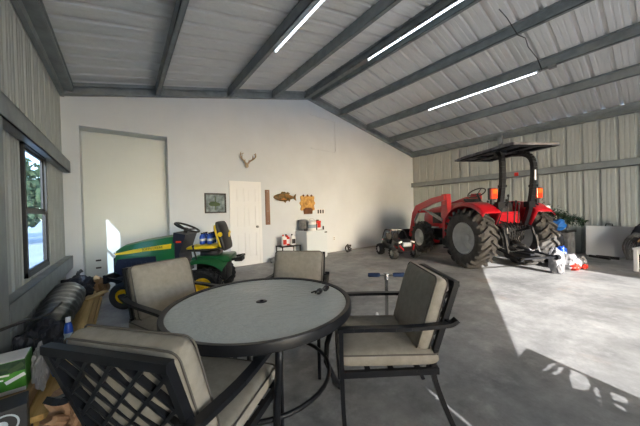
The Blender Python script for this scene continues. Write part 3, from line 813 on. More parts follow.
m = MB(); m.cyl((-.30, .12, .62), (-.34, .15, .80), .012, n=8); m.blob((-.34, .15, .82), (.05, .04, .05), 1, 0); m.build('lever', 'blackplastic', mw, smooth=True); m = MB(); m.cyl((.30, .12, .62), (.34, .15, .78), .012, n=8); m.build('lever', 'blackplastic', mw, smooth=True)
m = MB(); m.box((0, -.42, .56), (.20, .12, .05), bev=.01); m.tube([(-.16, -.34, .58), (-.16, -.46, .60), (.16, -.46, .60), (.16, -.34, .58)], .02, 8); m.build('rear_handle', 'blackplastic', mw, smooth=True)
# blue bottles on the mower seat
R3 = Matrix.Rotation(face_rz(-.845, .535), 3, 'Z')
for i, (dx, dy) in enumerate(((-.12, .10), (-.02, .10), (.08, .10), (-.12, -.01), (-.02, -.01), (.08, -.01))):
    p = V((1.10, 4.285, 0)) + R3 @ V((dx, dy, .822))
    b = thing('water_bottle', p, 0, ['blue bottle in the row nearest the steering wheel, table side', 'blue bottle in the middle of the row nearest the steering wheel', 'blue bottle in the row nearest the steering wheel, door side', 'blue bottle in the row against the seat back, table side', 'blue bottle in the middle of the row against the seat back', 'blue bottle in the row against the seat back, door side'][i], 'bottle', 'blue bottles on the mower seat')
    m = MB(); m.lathe([(0, 0), (.035, 0), (.038, .02), (.036, .06), (.038, .10), (.034, .125), (.014, .15), (.014, .16), (0, .16)], 14); m.build('body', 'blue', b, smooth=True)
    m = MB(); m.cyl((0, 0, .155), (0, 0, .175), .017, n=12); m.build('cap', 'blackplastic', b)
    m = MB(); m.lathe([(.0385, .05), (.0390, .05), (.0390, .085), (.0385, .085)], 14, closed=True); m.build('label_band', 'dial', b)

# ------------------------------------------------------------------ toy buggy
ut = thing('ride_on_buggy', (5.93, 4.42, 0), face_rz(-.44, -.90), 'small black and red ride-on toy buggy in front of the tractor bucket', 'toy car')
for s in (-1, 1):
    for y in (.42, -.38): wheel(ut, 'wheel', (s*.30, y, .155), .155, .14, s, 12, .02, 'rubber2', 'rim', rim=.48, dish=.3, lug_w=.03)
m = MB(); m.box((0, 0, .24), (.36, .95, .12), bev=.02); m.prism([(-.45, .30), (-.42, .46), (-.15, .42), (-.10, .34), (.15, .34), (.22, .48), (.50, .42), (.58, .30), (.50, .20), (-.45, .20)], -.23, .23, 'YZ'); m.build('body', 'blackplastic', ut)
m = MB(); m.box((0, .56, .38), (.22, .06, .10), bev=.01); m.build('nose_panel', 'dial', ut)
for s in (-1, 1): m = MB(); m.box((s*.17, .54, .44), (.09, .05, .035), rot=(0, s*.3, 0)); m.build('headlight', 'white', ut)
m = MB()
for s in (-1, 1):
    m.bar((s*.24, .50, .30), (s*.24, .35, .33), .02, .03); m.bar((s*.12, .62, .24), (s*.2, .56, .36), .025, .03); m.bar((s*.23, -.40, .42), (s*.25, -.3, .43), .02, .03)
m.build('red_trim', 'red', ut)
m = MB()
for s in (-1, 1): m.tube(bez([(s*.22, .24, .46), (s*.20, .05, .68), (s*.20, -.25, .70), (s*.22, -.42, .44)], 4), .014, 6)
for y, z in ((.03, .69), (-.25, .70)): m.cyl((-.2, y, z), (.2, y, z), .013, n=6)
m.build('roll_cage', 'blackplastic', ut, smooth=True)
m = MB(); m.box((0, .04, .715), (.30, .03, .03)); m.build('light_bar', 'grey', ut)
m = MB()
for s in (-1, 1): m.box((s*.11, -.12, .40), (.16, .18, .08), bev=.02); m.box((s*.11, -.24, .50), (.16, .06, .22), bev=.02)
m.build('seat', 'blackplastic', ut)
m = MB(); m.tube(arc((0, 0), .07, 0, 2*PI*15/16, 15, 'XY'), .01, 6, closed=True); m.cyl((0, 0, 0), (0, .02, -.10), .01, n=6); o = m.build('steering_wheel', 'blackplastic', ut); o.location = (.11, .12, .52); o.rotation_euler = (-.7, 0, 0)

# ------------------------------------------------------------------ scooter
sc_ = thing('kick_scooter', (1.875, 1.525, 0), face_rz(.66, .75), 'kick scooter with dark blue grips behind the right patio chair', 'scooter')
m = MB(); m.bar((0, -.0, .10), (0, -.05, .70), .026, .026, up=(0, 1, 0)); m.cyl((-.10, -.05, .70), (.10, -.05, .70), .013, n=10); m.cyl((0, -.05, .66), (0, -.05, .715), .02, n=10); m.build('handlebar', 'chrome', sc_)
for s in (-1, 1): m = MB(); m.tube([(s*.055, -.05, .70), (s*.07, -.05, .70), (s*.15, -.05, .70), (s*.16, -.05, .70)], [.014, .019, .019, .015], 10); m.build('grip', 'navy', sc_, smooth=True)
m = MB(); m.box((0, .32, .085), (.10, .46, .02), bev=.005); m.bar((0, .02, .16), (0, .12, .09), .03, .05); m.build('deck', 'blackplastic', sc_)
for y in (-.02, .60): m = MB(); tyre(m, (0, y, .055), .055, .028, rim=.5, n=20); m.cyl((-.018, y, .055), (.018, y, .055), .028, n=12); m.build('wheel', 'white', sc_, smooth=True, auto=SM)

# ------------------------------------------------------------------ things on the back wall
an = thing('deer_antlers', (2.45, YB, 2.44), 0, 'mounted deer antlers on a skull plate above the white door', 'antlers')
m = MB(); m.blob((0, -.04, 0), (.10, .07, .12), 2, .1); m.build('skull_plate', 'bone', an, smooth=True)
for s in (-1, 1):
    m = MB(); beam = bez([(s*.03, -.05, .04), (s*.07, -.06, .10), (s*.16, -.10, .16), (s*.19, -.16, .22), (s*.13, -.20, .26)], 4); n_ = len(beam)
    m.tube(beam, [.024*(1-.7*i/n_) for i in range(n_)], 7)
    for i, l_ in ((3, .05), (7, .10), (11, .09)):
        p = beam[i]; m.tube([p, p+V((s*.0, -.01, l_*.6)), p+V((-s*.015, -.02, l_))], [.015, .011, .003], 6)
    m.build('antler', 'bone', an, smooth=True)
pf = thing('framed_picture', (1.695, YB, 1.52), 0, 'framed dark green landscape picture left of the white door', 'picture')
m = MB(); W_, H_ = .235, .225
for s in (-1, 1): m.box((s*(W_-.015), -.015, 0), (.03, .03, 2*H_)); m.box((0, -.015, s*(H_-.015)), (2*W_, .03, .03))
m.build('picture_frame', 'blackplastic', pf)
m = MB(); m.box((0, -.006, 0), (2*W_-.04, .008, 2*H_-.04)); m.build('print', 'picture', pf)
m = MB(); m.box((0, -.0105, 0), (.02, .002, .3)); m.blob((-.03, -.012, -.02), (.24, .006, .10), 2, .5, seed=3); m.build('painted_shape', 'leaf', pf)
pb = thing('wooden_plank_sign', (2.985, YB, 1.41), 0, 'tall narrow dark wooden plank hung beside the white door', 'plank')
m = MB(); m.box((0, -.015, 0), (.12, .03, .90), bev=.004); m.build('plank', 'plank', pb)
m = MB()
for z in (-.36, .40, -.1): m.cyl((0, -.03, z), (0, -.036, z), .014, n=10)
m.build('nail_head', 'grey', pb)
fi = thing('mounted_fish', (3.47, YB, 1.67), 0, 'painted bass fish mounted on the back wall', 'fish')
prof = [(-.33, .0), (-.27, .06), (-.16, .10), (0, .115), (.14, .09), (.24, .045), (.28, .03), (.28, -.03), (.2, -.05), (.08, -.10), (-.08, -.12), (-.22, -.09), (-.30, -.05)]
m = MB(); n_ = 16; rings = []
for x, h in ((-.33, .01), (-.29, .045), (-.22, .075), (-.12, .10), (0, .108), (.10, .09), (.18, .06), (.25, .034), (.29, .03)):
    rings.append([m._v((x, -.055+.055*math.cos(2*PI*k/n_)*min(1, h/.08), math.sin(2*PI*k/n_)*h)) for k in range(n_)])
for A, B in zip(rings, rings[1:]):
    for k in range(n_): m.face([A[k], A[(k+1) % n_], B[(k+1) % n_], B[k]])
m.face(rings[0]); m.face(rings[-1]); fb_ = m.build('fish_body', 'fish', fi, smooth=True)
m = MB(); m.blob((-.05, -.07, -.035), (.44, .075, .10), 2, .05); m.build('belly', 'fish_belly', fi, smooth=True)
m = MB(); m.prism([(.27, .02), (.36, .10), (.345, 0), (.36, -.09), (.27, -.02)], -.065, -.045); m.prism([(-.12, .09), (-.08, .15), (.02, .145), (.04, .12), (.10, .145), (.17, .10), (.12, .07)], -.062, -.048); m.prism([(-.05, -.09), (.02, -.15), (.06, -.09)], -.062, -.048); m.prism([(.10, -.07), (.15, -.12), (.18, -.05)], -.062, -.048); m.build('fin', 'fish', fi)
m = MB(); m.blob((-.265, -.085, .02), (.02, .015, .02), 1, 0); m.build('eye', 'blackplastic', fi)
cv = thing('carved_wooden_sign', (4.235, YB, 1.46), 0, 'carved orange wooden plaque with scalloped edge above the mini fridge', 'plaque')
m = MB(); pts = []
for k in range(48):
    a = 2*PI*k/48; r = .24+.022*math.cos(8*a); e = 5
    q_ = (abs(math.cos(a))**e+abs(math.sin(a))**e)**(-1/e); pts.append((math.cos(a)*r*q_, .05+math.sin(a)*r*q_*.88))
m.prism(pts, -.03, 0); m.build('plaque', 'carved', cv)
m = MB(); m.tube([(math.cos(2*PI*k/32)*.15, -.032, .06+math.sin(2*PI*k/32)*.13) for k in range(32)], .012, 6, closed=True); m.blob((0, -.03, .07), (.16, .03, .14), 2, .2); m.build('carving', 'carved', cv, smooth=True)
m = MB(); m.prism([(-.14, -.26), (.14, -.26), (.16, -.12), (.08, -.08), (-.08, -.08), (-.16, -.12)], -.045, -.028); m.build('lower_panel', 'carved_dark', cv)
m = MB()
for s in (-1, 0, 1): m.box((s*.14, -.02, .265), (.05, .03, .05), rot=(0, PI/4, 0))
m.build('finial', 'carved_dark', cv)
m = MB(); m.box((4.70, YB-.006, 1.26), (.30, .012, .16), bev=.003); ol = m.build('switch_plate', 'white', None); tag(ol, 'white switch plate with black switches above the mini fridge', 'switch')
for i in range(3): m = MB(); m.box((4.61+.09*i, YB-.015, 1.26), (.045, .01, .11)); o = m.build('switch', 'blackplastic', ol)
m = MB(); m.box((5.20, YB-.006, .42), (.075, .012, .115), bev=.002); oo = m.build('wall_outlet', 'white', None); tag(oo, 'white wall outlet low on the back wall right of the fridge', 'outlet')
m = MB()
for z in (.395, .445): m.box((5.20, YB-.013, z), (.03, .004, .028))
m.build('socket', 'cloth', oo)
for z, lab in ((.45, 'upper small dark fitting low on the recess wall'), (.31, 'lower small dark fitting low on the recess wall')):
    m = MB(); m.box((-.39, RY-.01, z), (.08, .02, .03), bev=.004); m.cyl((-.37, RY-.02, z), (-.37, RY-.05, z), .012, n=8); tag(m.build('pipe_fitting', 'blackplastic', None), lab, 'fitting', 'fittings on the recess wall')

# ------------------------------------------------------------------ mini fridge and what stands on and near it
fr = thing('mini_fridge', (4.12, 5.87, 0), 0, 'white mini fridge against the back wall', 'fridge')
m = MB(); m.box((0, .02, .385), (.68, .50, .75), bev=.01); m.build('cabinet', 'fridge', fr)
m = MB(); m.box((0, -.255, .40), (.68, .05, .72), bev=.012); fd = m.build('fridge_door', 'fridge', fr)
m = MB(); m.box((.29, -.285, .70), (.08, .012, .03)); m.build('door_badge', 'blackplastic', fd)
m = MB()
for sx in (-1, 1):
    for sy in (-1, 1): m.cyl((sx*.28, sy*.2, 0), (sx*.28, sy*.2, .03), .02, n=8)
m.build('foot', 'blackplastic', fr)
def pot(name, loc, R, H, mt, label, cat, lid=None, band=None, handle=False):
    t = thing(name, loc, 0, label, cat)
    m = MB(); m.lathe([(0, 0), (R*.94, 0), (R*.97, H*.05), (R, H*.92), (R*1.04, H*.94), (R*1.04, H), (R*.95, H), (0, H)], 24); m.build('body', mt, t, smooth=True, auto=SM)
    if lid: m = MB(); m.lathe([(0, H+.03), (R*.6, H+.03), (R*1.03, H+.015), (R*1.05, H), (0, H)], 24); m.build('lid', lid, t, smooth=True, auto=SM)
    if band: m = MB(); m.lathe([(R*.985, H*.3), (R+.003, H*.3), (R+.003, H*.7), (R*.985, H*.7)], 24, closed=True); m.build('label_band', band, t)
    if handle: m = MB(); m.tube(arc((0, H*.9), R, PI, 0, 10, 'XZ'), .004, 5); m.build('handle', 'grey', t)
    return t
FZ = .76
pot('bucket', (4.06, 5.74, FZ), .115, .23, 'white', 'white bucket standing on top of the mini fridge', 'bucket', lid='white', band='lightblue', handle=True)
pot('stock_pot', (3.93, 5.98, FZ), .13, .27, 'cloth', 'grey pot behind the white bucket on the mini fridge', 'pot', lid='cloth')
pot('small_jar', (3.83, 5.72, FZ), .04, .07, 'blackplastic', 'small black jar at the front left corner of the mini fridge', 'jar')
cm = thing('red_canister', (4.33, 5.84, FZ), 0, 'red and white canister on the right of the mini fridge top', 'canister')
m = MB(); m.box((0, 0, .12), (.13, .12, .24), bev=.02); m.build('body', 'white', cm)
m = MB(); m.box((0, -.062, .13), (.11, .004, .14)); m.box((0, 0, .22), (.134, .124, .06)); m.build('label_panel', 'bagred', cm)
m = MB(); m.cyl((0, 0, .25), (0, 0, .28), .04, n=12); m.build('lid', 'carved_dark', cm)
pot('spray_can', (4.21, 5.75, FZ), .028, .17, 'blackplastic', 'thin black can between the bucket and the red canister', 'can', lid='orangecap')
pot('small_bottle', (4.43, 5.72, FZ), .02, .10, 'blackplastic', 'tiny dark bottle at the right edge of the mini fridge top', 'bottle')
st2 = thing('side_table', (3.42, 5.92, 0), 0, 'small black side table left of the mini fridge', 'side table')
m = MB(); m.box((0, 0, .40), (.56, .36, .02), bev=.004); m.build('tabletop', 'black', st2)
for sx in (-1, 1):
    for sy in (-1, 1): m = MB(); m.bar((sx*.26, sy*.16, 0), (sx*.26, sy*.16, .39), .022); m.build('leg', 'black', st2)
m = MB(); m.box((0, 0, .15), (.52, .32, .012)); m.build('shelf', 'black', st2)
def jug(loc, mt, lab, capm, band):
    t = thing('oil_jug', loc, 0, lab, 'jug', 'jugs on the black side table')
    m = MB(); m.box((0, 0, .11), (.13, .10, .22), bev=.02); m.box((0, 0, .235), (.07, .06, .04), bev=.01); m.build('body', mt, t)
    m = MB(); m.cyl((-.02, 0, .25), (-.02, 0, .285), .022, n=10); m.build('cap', capm, t)
    m = MB(); m.box((0, -.051, .10), (.10, .003, .12)); m.build('label_patch', band, t)
jug((3.27, 5.88, .41), 'white', 'white and red jug on the left of the black side table', 'redglow', 'bagred')
jug((3.53, 5.88, .41), 'white', 'white jug with dark label on the right of the black side table', 'blackplastic', 'blackplastic')
jug((3.40, 5.96, .41), 'bagred', 'red jug in the middle at the back of the black side table', 'blackplastic', 'white')
m = MB(); m.blob((3.05, 5.98, .07), (.24, .2, .14), 2, .35, seed=5); m.blob((2.96, 5.9, .05), (.14, .12, .10), 2, .3, seed=8)
tag(m.build('crumpled_rag', 'cloth', None, smooth=True), 'dark crumpled rag on the floor between the door and the side table', 'rag')
cb = thing('cable_coil', (5.50, 5.86, 0), .4, 'black coiled strap standing on the floor by the back wall', 'coil')
m = MB(); m.tube([(.11*math.cos(a*PI/8)-.08, .02*math.sin(a), .13+.11*math.sin(a*PI/8)) for a in range(16)], .02, 7, closed=True); m.tube([(.09*math.cos(a*PI/8)+.07, .03*math.cos(a), .11+.09*math.sin(a*PI/8)) for a in range(16)], .02, 7, closed=True)
m.build('loop', 'blackplastic', cb, smooth=True)
m = MB(); m.bar((-.12, 0, .02), (.16, 0, .02), .05, .03); m.build('strap_end', 'blackplastic', cb)

# ------------------------------------------------------------------ right side: bags, lying tree, table, chair
def branchy(name, p0, p1, R, label, n=260):
    t = thing(name, p0, 0, label, 'tree'); d = V(p1)-V(p0); L = d.length; d.normalize()
    m = MB(); m.tube([(0, 0, 0), d*L], [.03, .01], 7); m.build('trunk', 'bark', t)
    m = MB(); u = d.cross(V((0, 0, 1))).normalized(); w = d.cross(u); rnd = random.Random(3)
    for i in range(n):
        f = rnd.random()**.8; a = rnd.random()*2*PI; r = R*(1.05-f*.8)*(.6+.5*rnd.random()); base = d*(L*f)
        tip = base+(u*math.cos(a)+w*math.sin(a))*r+d*r*.45+V((0, 0, -.04))
        for k in range(9):
            q0 = base.lerp(tip, .15+.1*k); sd = V((rnd.uniform(-1, 1), rnd.uniform(-1, 1), rnd.uniform(-1, 1))).normalized()
            e = q0+sd*.06+(tip-base)*.08; o2 = sd.cross(tip-base).normalized()*.007
            a1 = m._v(q0-o2); a2 = m._v(q0+o2); a3 = m._v(e); m.face([a1, a2, a3])
    o = m.build('foliage', 'dgreen', t)
    return t
branchy('artificial_tree', (9.05, 2.35, 1.22), (8.78, 1.15, .86), .36, 'dark green artificial tree lying behind the tractor by the right wall')
m = MB(); m.box((XR-.145, 2.64, 2.21), (.03, .10, .10), bev=.005); tag(m.build('red_reflector', 'bagred', None), 'small red square fixed on the horizontal beam of the right wall', 'reflector')
# low crates under the tree that carry it
cr = thing('storage_bin', (9.0, 1.85, 0), -.15, 'grey lidded storage bin under the lying green tree', 'storage bin')
m = MB(); m.box((0, 0, .29), (.44, .9, .58), bev=.02); m.build('bin_body', 'cloth', cr)
m = MB(); m.box((0, 0, .59), (.48, .94, .03), bev=.008); m.build('lid', 'blackplastic', cr)
def bag(name, loc, s, mt, lab, seed, amp=.3, rot=0, m2=None, cat='bag', grp=None, part='patch', sub=4):
    t = thing(name, loc, rot, lab, cat, grp)
    m = MB(); m.blob((0, 0, s[2]*.47), s, sub, amp, 1.9, seed, flatten=.15); m.build('sack', mt, t, smooth=True, auto=math.radians(28))
    if m2:
        m = MB(); m.blob((-s[0]*.16, -s[1]*.26, s[2]*.26), (s[0]*.75, s[1]*.6, s[2]*.5), 3, amp, 2.3, seed+4); m.build(part, m2, t, smooth=True, auto=math.radians(28))
    return t
bag('white_sack', (6.40, 1.22, 0), (.22, .22, .48), 'bagwhite', 'tall crumpled white sack leaning by the right rear tractor wheel', 11, .30, m2='cloth', part='grey_print', sub=4)
bag('feed_sack', (6.95, 1.14, 0), (.30, .30, .30), 'bagwhite', 'white and red plastic bag in the sun behind the tractor', 21, .4, m2='bagred', part='red_print')
bag('red_sack', (7.24, 1.04, 0), (.24, .24, .24), 'bagwhite', 'small red and white bag at the right end of the bag pile', 33, .4, m2='bagred', part='red_print')
bag('blue_white_bag', (7.20, 1.28, 0), (.22, .18, .44), 'blue', 'blue bag with white stripe under the bright blue bundle', 43, .35, m2='bagwhite', part='white_stripe')
bag('dark_backpack', (7.44, 1.40, 0), (.22, .22, .74), 'darkcloth', 'black upright bag carrying the bright blue bundle', 51, .25, part='flap')
m = MB(); m.blob((7.42, 1.40, .84), (.34, .30, .24), 3, .35, seed=14); tag(m.build('blue_bundle', 'sky_blue', None, smooth=True, auto=math.radians(30)), 'bright blue rolled bundle on top of the black upright bag', 'bundle')
bag('grey_bag', (7.55, 1.60, 0), (.34, .34, .82), 'cloth', 'grey crumpled bag between tractor wheel and blue bundle', 61, .4, part='fold')

ft = thing('folding_table', (9.22, .79, 0), 0, 'white folding table leaning on its side against the right wall', 'folding table')
m = MB(); m.box((.0, 0, .37), (.045, .80, .72), rot=(0, .12, 0), bev=.01); m.build('tabletop', 'white', ft)
m = MB(); m.tube([(.05, -.05, .72), (.05, -.04, .78), (.05, .06, .78), (.05, .07, .72)], .012, 6); m.build('handle', 'blackplastic', ft, smooth=True)
m = MB(); m.tube([(.07, -.3, .1), (.08, -.3, .6), (.08, .3, .6), (.07, .3, .1)], .012, 6); m.build('folded_legs', 'grey', ft, smooth=True)
m = MB(); m.bar((8.95, 1.1, .025), (8.72, .75, .025), .05, .05); m.bar((8.92, .98, .03), (8.85, .62, .03), .04, .06); tag(m.build('iron_bars', 'blackplastic', None), 'dark iron bars on the floor before the white folding table', 'bars')
pc = thing('plastic_bench', (7.66, .02, 0), face_rz(-.9, .44)+.2, 'white plastic bench at the right edge', 'bench')
m = MB(); m.box((0, 0, .42), (.62, .40, .04), bev=.01); m.build('seat', 'white', pc)
for sx in (-1, 1):
    for sy in (-1, 1): m = MB(); m.box((sx*.27, sy*.165, .20), (.055, .055, .40), bev=.006); m.build('leg', 'white', pc)
m = MB(); m.box((0, .17, .36), (.5, .02, .08)); m.box((0, -.17, .36), (.5, .02, .08)); m.build('apron', 'white', pc)
gb = thing('standing_gear_bag', (8.95, .20, 0), 0, 'dark purple and black gear bag with straps standing by the right wall', 'bag')
m = MB(); m.blob((0, 0, .56), (.42, .42, .66), 4, .3, seed=71); m.box((0, 0, .13), (.3, .3, .26)); m.build('bag_body', 'darkcloth', gb, smooth=True, auto=SM)
m = MB(); m.blob((-.10, -.08, .72), (.30, .30, .36), 3, .3, seed=75); m.build('purple_top', 'purple', gb, smooth=True)
for k in range(6):
    m = MB(); y = .12+.035*k; m.tube(bez([(-.1, y*.5, .66), (-.18, y, .5), (-.16, y+.06, .3), (-.20, y+.10-.02*k, .04)], 4), .009, 6, flat=2.0); m.build('strap', 'blackplastic', gb)
m = MB(); m.box((-.23, .12, .48), (.02, .03, .10), rot=(.5, 0, 0)); m.build('tan_tag', 'card', gb)

# ------------------------------------------------------------------ left side: lumber and clutter
for i, (x, z, y0, y1, sk) in enumerate(((-.33, .02, 2.16, 5.30, 0), (-.43, .02, 2.34, 5.55, .0), (-.53, .02, 2.32, 5.2, 0), (-.345, .06, 2.18, 5.45, .004), (-.45, .06, 2.32, 5.35, -.004), (-.385, .10, 2.24, 5.4, .012))):
    m = MB(); m.box((0, 0, 0), (.082, y1-y0, .038), bev=.004)
    o = m.build('lumber_board', 'lumber_dark' if i in (1, 3) else 'lumber', None); o.location = (x, (y0+y1)/2, z); o.rotation_euler = (0, 0, sk)
    tag(o, ['long pine board on the floor on the aisle side of the lumber stack', 'long pine board on the floor in the middle of the lumber stack', 'long pine board on the floor at the wall side of the lumber stack', 'pine board on the second layer, aisle side, of the lumber stack', 'pine board on the second layer, wall side, of the lumber stack', 'topmost pine board of the lumber stack by the metal wall'][i], 'board', 'pine boards stacked along the left wall')
# wrapped bundle
wb = thing('wrapped_roll', (-.605, 3.93, .08), 0, 'long dark roll wrapped in shiny plastic on the lumber', 'roll')
m = MB(); N1, N2 = 40, 22; rings = []
for i in range(N1+1):
    f = i/N1; y = -.55+1.55*f; R = .165*(1-.75*abs(2*f-1)**8)*(.80+.35*f)
    ring = []
    for k in range(N2):
        a = 2*PI*k/N2; r = R*(1+.10*noise.noise(V((math.cos(a)*1.5, y*5+math.sin(a)*3, 2)))+.035*math.sin(y*42+a*2))
        ring.append(m._v((math.cos(a)*r*1.05, y, .165*(.80+.35*f)+math.sin(a)*r)))
    rings.append(ring)
for A, B in zip(rings, rings[1:]):
    for k in range(N2): m.face([A[k], A[(k+1) % N2], B[(k+1) % N2], B[k]])
m.face(rings[0]); m.face(rings[-1]); m.build('wrap', 'tarp', wb, smooth=True)
m = MB()
for y in ():
    m.tube([(math.cos(2*PI*k/20)*.19, y+.02*math.sin(k), .175+math.sin(2*PI*k/20)*.185) for k in range(20)], .006, 5, closed=True)
m.bm.free()
bag('dark_jacket', (-.56, 5.25, .12), (.34, .46, .30), 'darkcloth', 'black and navy jacket heap at the far end of the lumber', 81, .5, m2='cloth', cat='jacket', part='grey_lining')
for i, (x, y, z, l_, a, e) in enumerate(((-.66, 5.10, .30, .34, .6, .7), (-.52, 5.3, .34, .30, 2.2, .8), (-.58, 5.35, .36, .26, 1.2, .9))):
    m = MB(); d = V((math.cos(a)*math.cos(e), math.sin(a)*math.cos(e), math.sin(e)))*l_; p = V((x, y, z)); m.tube([p-d*.3, p+d*.4, p+d*.5+V((.03, 0, 0))], [.018, .02, .03], 8)
    tag(m.build('tool_handle', 'blackplastic', None, smooth=True), ['black tool handle poking from the jacket heap toward the wall', 'black tool handle standing upright from the jacket heap', 'black tool handle at the back of the jacket heap'][i], 'tool', 'tool handles in the jacket heap')
bag('tan_sack', (-.36, 5.62, 0), (.26, .40, .30), 'card', 'tan crumpled paper sack at the far end of the lumber', 91, .45)
m = MB(); m.box((0, 0, 0), (.09, .42, .018), bev=.002); o = m.build('short_board', 'lumber', None); o.location = (-.34, 4.95, .150); o.rotation_euler = (0, .05, -.5); tag(o, 'short pale board lying across the lumber by the jacket heap', 'board')
cd = thing('cardboard_carton', (-.60, 2.62, .085), 0, 'brown cardboard carton under the green printed carton', 'carton')
m = MB(); m.box((0, 0, .045), (.20, .40, .09), bev=.004); m.build('carton_body', 'card', cd)
m = MB(); m.box((0, -.202, .045), (.20, .004, .06)); m.build('flap', 'kraft', cd)
bag('navy_duffel', (-.54, 3.18, .085), (.24, .40, .32), 'darkcloth', 'black and navy duffel bag near the wrapped roll', 101, .4, m2='navy', part='navy_panel')
bag('black_sack', (-.60, 2.90, .085), (.16, .20, .34), 'darkcloth', 'black bag against the steel column', 111, .4)
bo = thing('spray_bottle', (-.40, 3.12, .12), .2, 'blue bottle with a pale label standing among the dark bags', 'bottle')
m = MB(); m.lathe([(0, 0), (.028, 0), (.03, .02), (.03, .20), (.024, .24), (.014, .27), (0, .27)], 16); m.build('body', 'blue', bo, smooth=True)
m = MB(); m.cyl((0, 0, .26), (0, 0, .30), .018, n=12); m.build('cap', 'white', bo)
m = MB(); m.lathe([(.030, .05), (.0315, .05), (.0315, .17), (.030, .17)], 16, closed=True); m.build('label_band', 'lightblue', bo)
gx = thing('green_carton', (-.615, 2.60, .178), .04, 'green and white printed carton in the left corner', 'box')
m = MB(); m.box((0, 0, .10), (.17, .20, .20), bev=.003); m.build('carton_body', 'lgreen', gx)
m = MB(); m.box((0, -.1008, .012), (.168, .003, .024)); m.box((-.03, -.1008, .125), (.09, .003, .010), rot=(0, .12, 0)); m.box((-.04, -.1008, .10), (.06, .003, .008), rot=(0, .12, 0)); m.box((.04, -.1008, .09), (.09, .003, .022), rot=(0, -.4, 0)); m.box((0, 0, .2005), (.16, .19, .002)); m.build('white_print', 'white', gx)
m = MB(); m.box((0, -.101, .165), (.168, .003, .065)); m.build('dark_print', 'dgreen', gx)
m = MB(); m.box((-.03, -.1025, .165), (.08, .002, .012), rot=(0, .12, 0)); m.box((.045, -.1025, .155), (.07, .002, .03), rot=(0, -.5, 0)); m.build('pale_print', 'leaf', gx)
wbag = bag('plastic_bag', (-.485, 2.64, .10), (.08, .16, .30), 'bagwhite', 'thin white plastic bag between green carton and lumber', 121, .5)
m = MB(); m.box((-.425, 2.74, .20), (.05, .09, .16), rot=(0, 0, .3), bev=.01); tag(m.build('blue_tin', 'blue', None), 'small blue tin on the lumber beside the white plastic bag', 'tin')
bb = thing('black_box', (-.545, 2.16, 0), .16, 'black box with a round silver print near the lower left corner', 'box')
m = MB(); m.box((0, 0, .14), (.19, .16, .28), bev=.005); m.build('box_body', 'blackplastic', bb)
m = MB(); m.lathe([(.048, -.0815), (.056, -.0825), (.056, -.080), (.048, -.080)], 24, 'Y', (.01, 0, .205), closed=True); m.lathe([(0, -.0825), (.026, -.0825), (.026, -.080), (0, -.080)], 20, 'Y', (0, 0, .205)); m.build('round_print', 'dial', bb)
m = MB(); m.box((.0, -.0815, .13), (.06, .003, .025), rot=(0, .4, 0)); m.build('gold_print', 'yellow', bb)
kb = thing('crumpled_paper_bag', (-.215, 1.97, 0), .5, 'crumpled brown paper bag on the floor at the lower left', 'paper bag')
m = MB()
r = bmesh.ops.create_icosphere(m.bm, subdivisions=4, radius=1.0)
for v in r['verts']:
    d = v.co.copy(); k = 1+.30*noise.noise(d*1.7+V((5, 2, 1)))+.22*(noise.cell(d*3.0)-.5)+.16*noise.noise(d*5)
    d = V([math.copysign(abs(q)**.7, q) for q in d])*k; v.co = V((d.x*.15, d.y*.17, .16+max(d.z, -.95)*.165))
m.build('paper', 'kraft', kb)
pbx = thing('pale_blue_box', (-.24, 2.42, 0), .3, 'small pale blue box on the floor beside the lumber', 'box')
m = MB(); m.box((0, 0, .05), (.10, .12, .10), bev=.004); m.build('box_body', 'lightblue', pbx)
m = MB(); m.box((.05, .03, .06), (.05, .10, .12), bev=.003); m.build('dark_side', 'darkcloth', pbx)
cdl = MB(); cdl.tube(bez([(-.70, 2.75, .52), (-.62, 2.95, .50), (-.55, 3.25, .44), (-.50, 3.55, .46)], 5), .012, 6)
tag(cdl.build('metal_pole', 'blackplastic', None, smooth=True), 'thin black pole lying over the dark bags', 'pole')

# ------------------------------------------------------------------ behind the camera: unseen panel added to cast the pierced shadow on the floor
gt = thing('shadow_panel', (1.72, -2.0, 0), 0, 'unseen dark panel added behind the viewer to cast a pierced shadow', 'shadow panel')
HX0, HX1, HZ1 = 1.40-1.72, 2.03-1.72, 1.12
holes = [[(1.968, 1.046), (1.985, 1.030), (1.800, 1.040), (1.786, 1.054)], [(1.975, 1.022), (1.99, 1.008), (1.812, 1.014), (1.796, 1.030)], 
         [(2.002, .999), (2.012, .96), (1.90, .945), (1.80, .948), (1.742, .977), (1.86, .992)],
         [(1.905, .942), (1.916, .930), (1.804, .920), (1.805, .936)],
         [(1.938, .912), (1.961, .878), (1.884, .876), (1.839, .903)],
         [(1.754, .933), (1.766, .922), (1.736, .905), (1.719, .92)],
         [(1.814, .905), (1.817, .879), (1.788, .872), (1.777, .892)]]
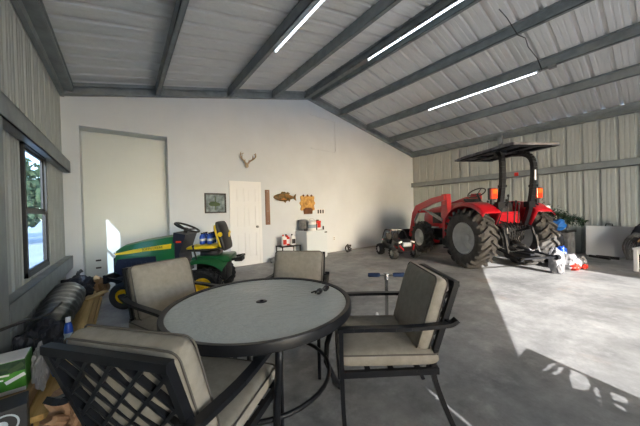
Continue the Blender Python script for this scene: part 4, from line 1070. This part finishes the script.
# panel built as a fine grid of cells with the openings left out
m = MB(); NX, NZ = 63, 56; zlo = .84
def inside(px, pz, poly):
    c = False; j = len(poly)-1
    for i in range(len(poly)):
        if (poly[i][1] > pz) != (poly[j][1] > pz) and px < (poly[j][0]-poly[i][0])*(pz-poly[i][1])/(poly[j][1]-poly[i][1]+1e-9)+poly[i][0]: c = not c
        j = i
    return c
dx = (HX1-HX0)/NX; dz = (HZ1-zlo)/NZ
for j in range(NZ):
    zc = zlo+(j+.5)*dz; run = None
    for i in range(NX+1):
        solid = i < NX and not any(inside(1.72+HX0+(i+.5)*dx, zc, h) for h in holes)
        if solid and run is None: run = i
        if not solid and run is not None:
            xa, xb_ = HX0+run*dx, HX0+i*dx
            m.box(((xa+xb_)/2, 0, zc), (xb_-xa, .012, dz*1.02)); run = None
m.box(((HX0+HX1)/2, 0, zlo/2), (HX1-HX0, .012, zlo)); m.build('panel', 'black', gt)
for x in (HX0+.03, HX1-.1): m = MB(); m.bar((x, -.3, .02), (x, .3, .02), .04, .04); m.build('foot', 'black', gt)

# ------------------------------------------------------------------ trees outside the window
def tree(loc, h, R, label, seed):
    t = thing('tree', loc, 0, label, 'tree', 'trees outside the window'); rnd = random.Random(seed)
    m = MB(); m.tube([(0, 0, 0), (.1, 0, h*.5), (0, .1, h*.8)], [.18, .12, .05], 8); m.build('trunk', 'bark', t)
    m = MB()
    for i in range(1600):
        d = V((rnd.gauss(0, 1), rnd.gauss(0, 1), rnd.gauss(0, 1))).normalized()*R*(rnd.random()**.35)
        p = V((0, 0, h*.62))+V((d.x, d.y, d.z*1.1)); a = V((rnd.uniform(-1, 1), rnd.uniform(-1, 1), rnd.uniform(-1, 1))).normalized()*.22; b = a.cross(V((rnd.uniform(-1, 1), 1, rnd.uniform(-1, 1)))).normalized()*.14
        m.face([m._v(p-a), m._v(p+b), m._v(p+a), m._v(p-b)])
    m.build('leaves', 'leaf', t)
tree((-5.2, 21, -.15), 4.6, 2.1, 'nearer and smaller leafy green tree outside the side window', 1)
tree((-9.5, 24, -.15), 5.5, 2.4, 'farther and taller leafy green tree outside the side window', 2)
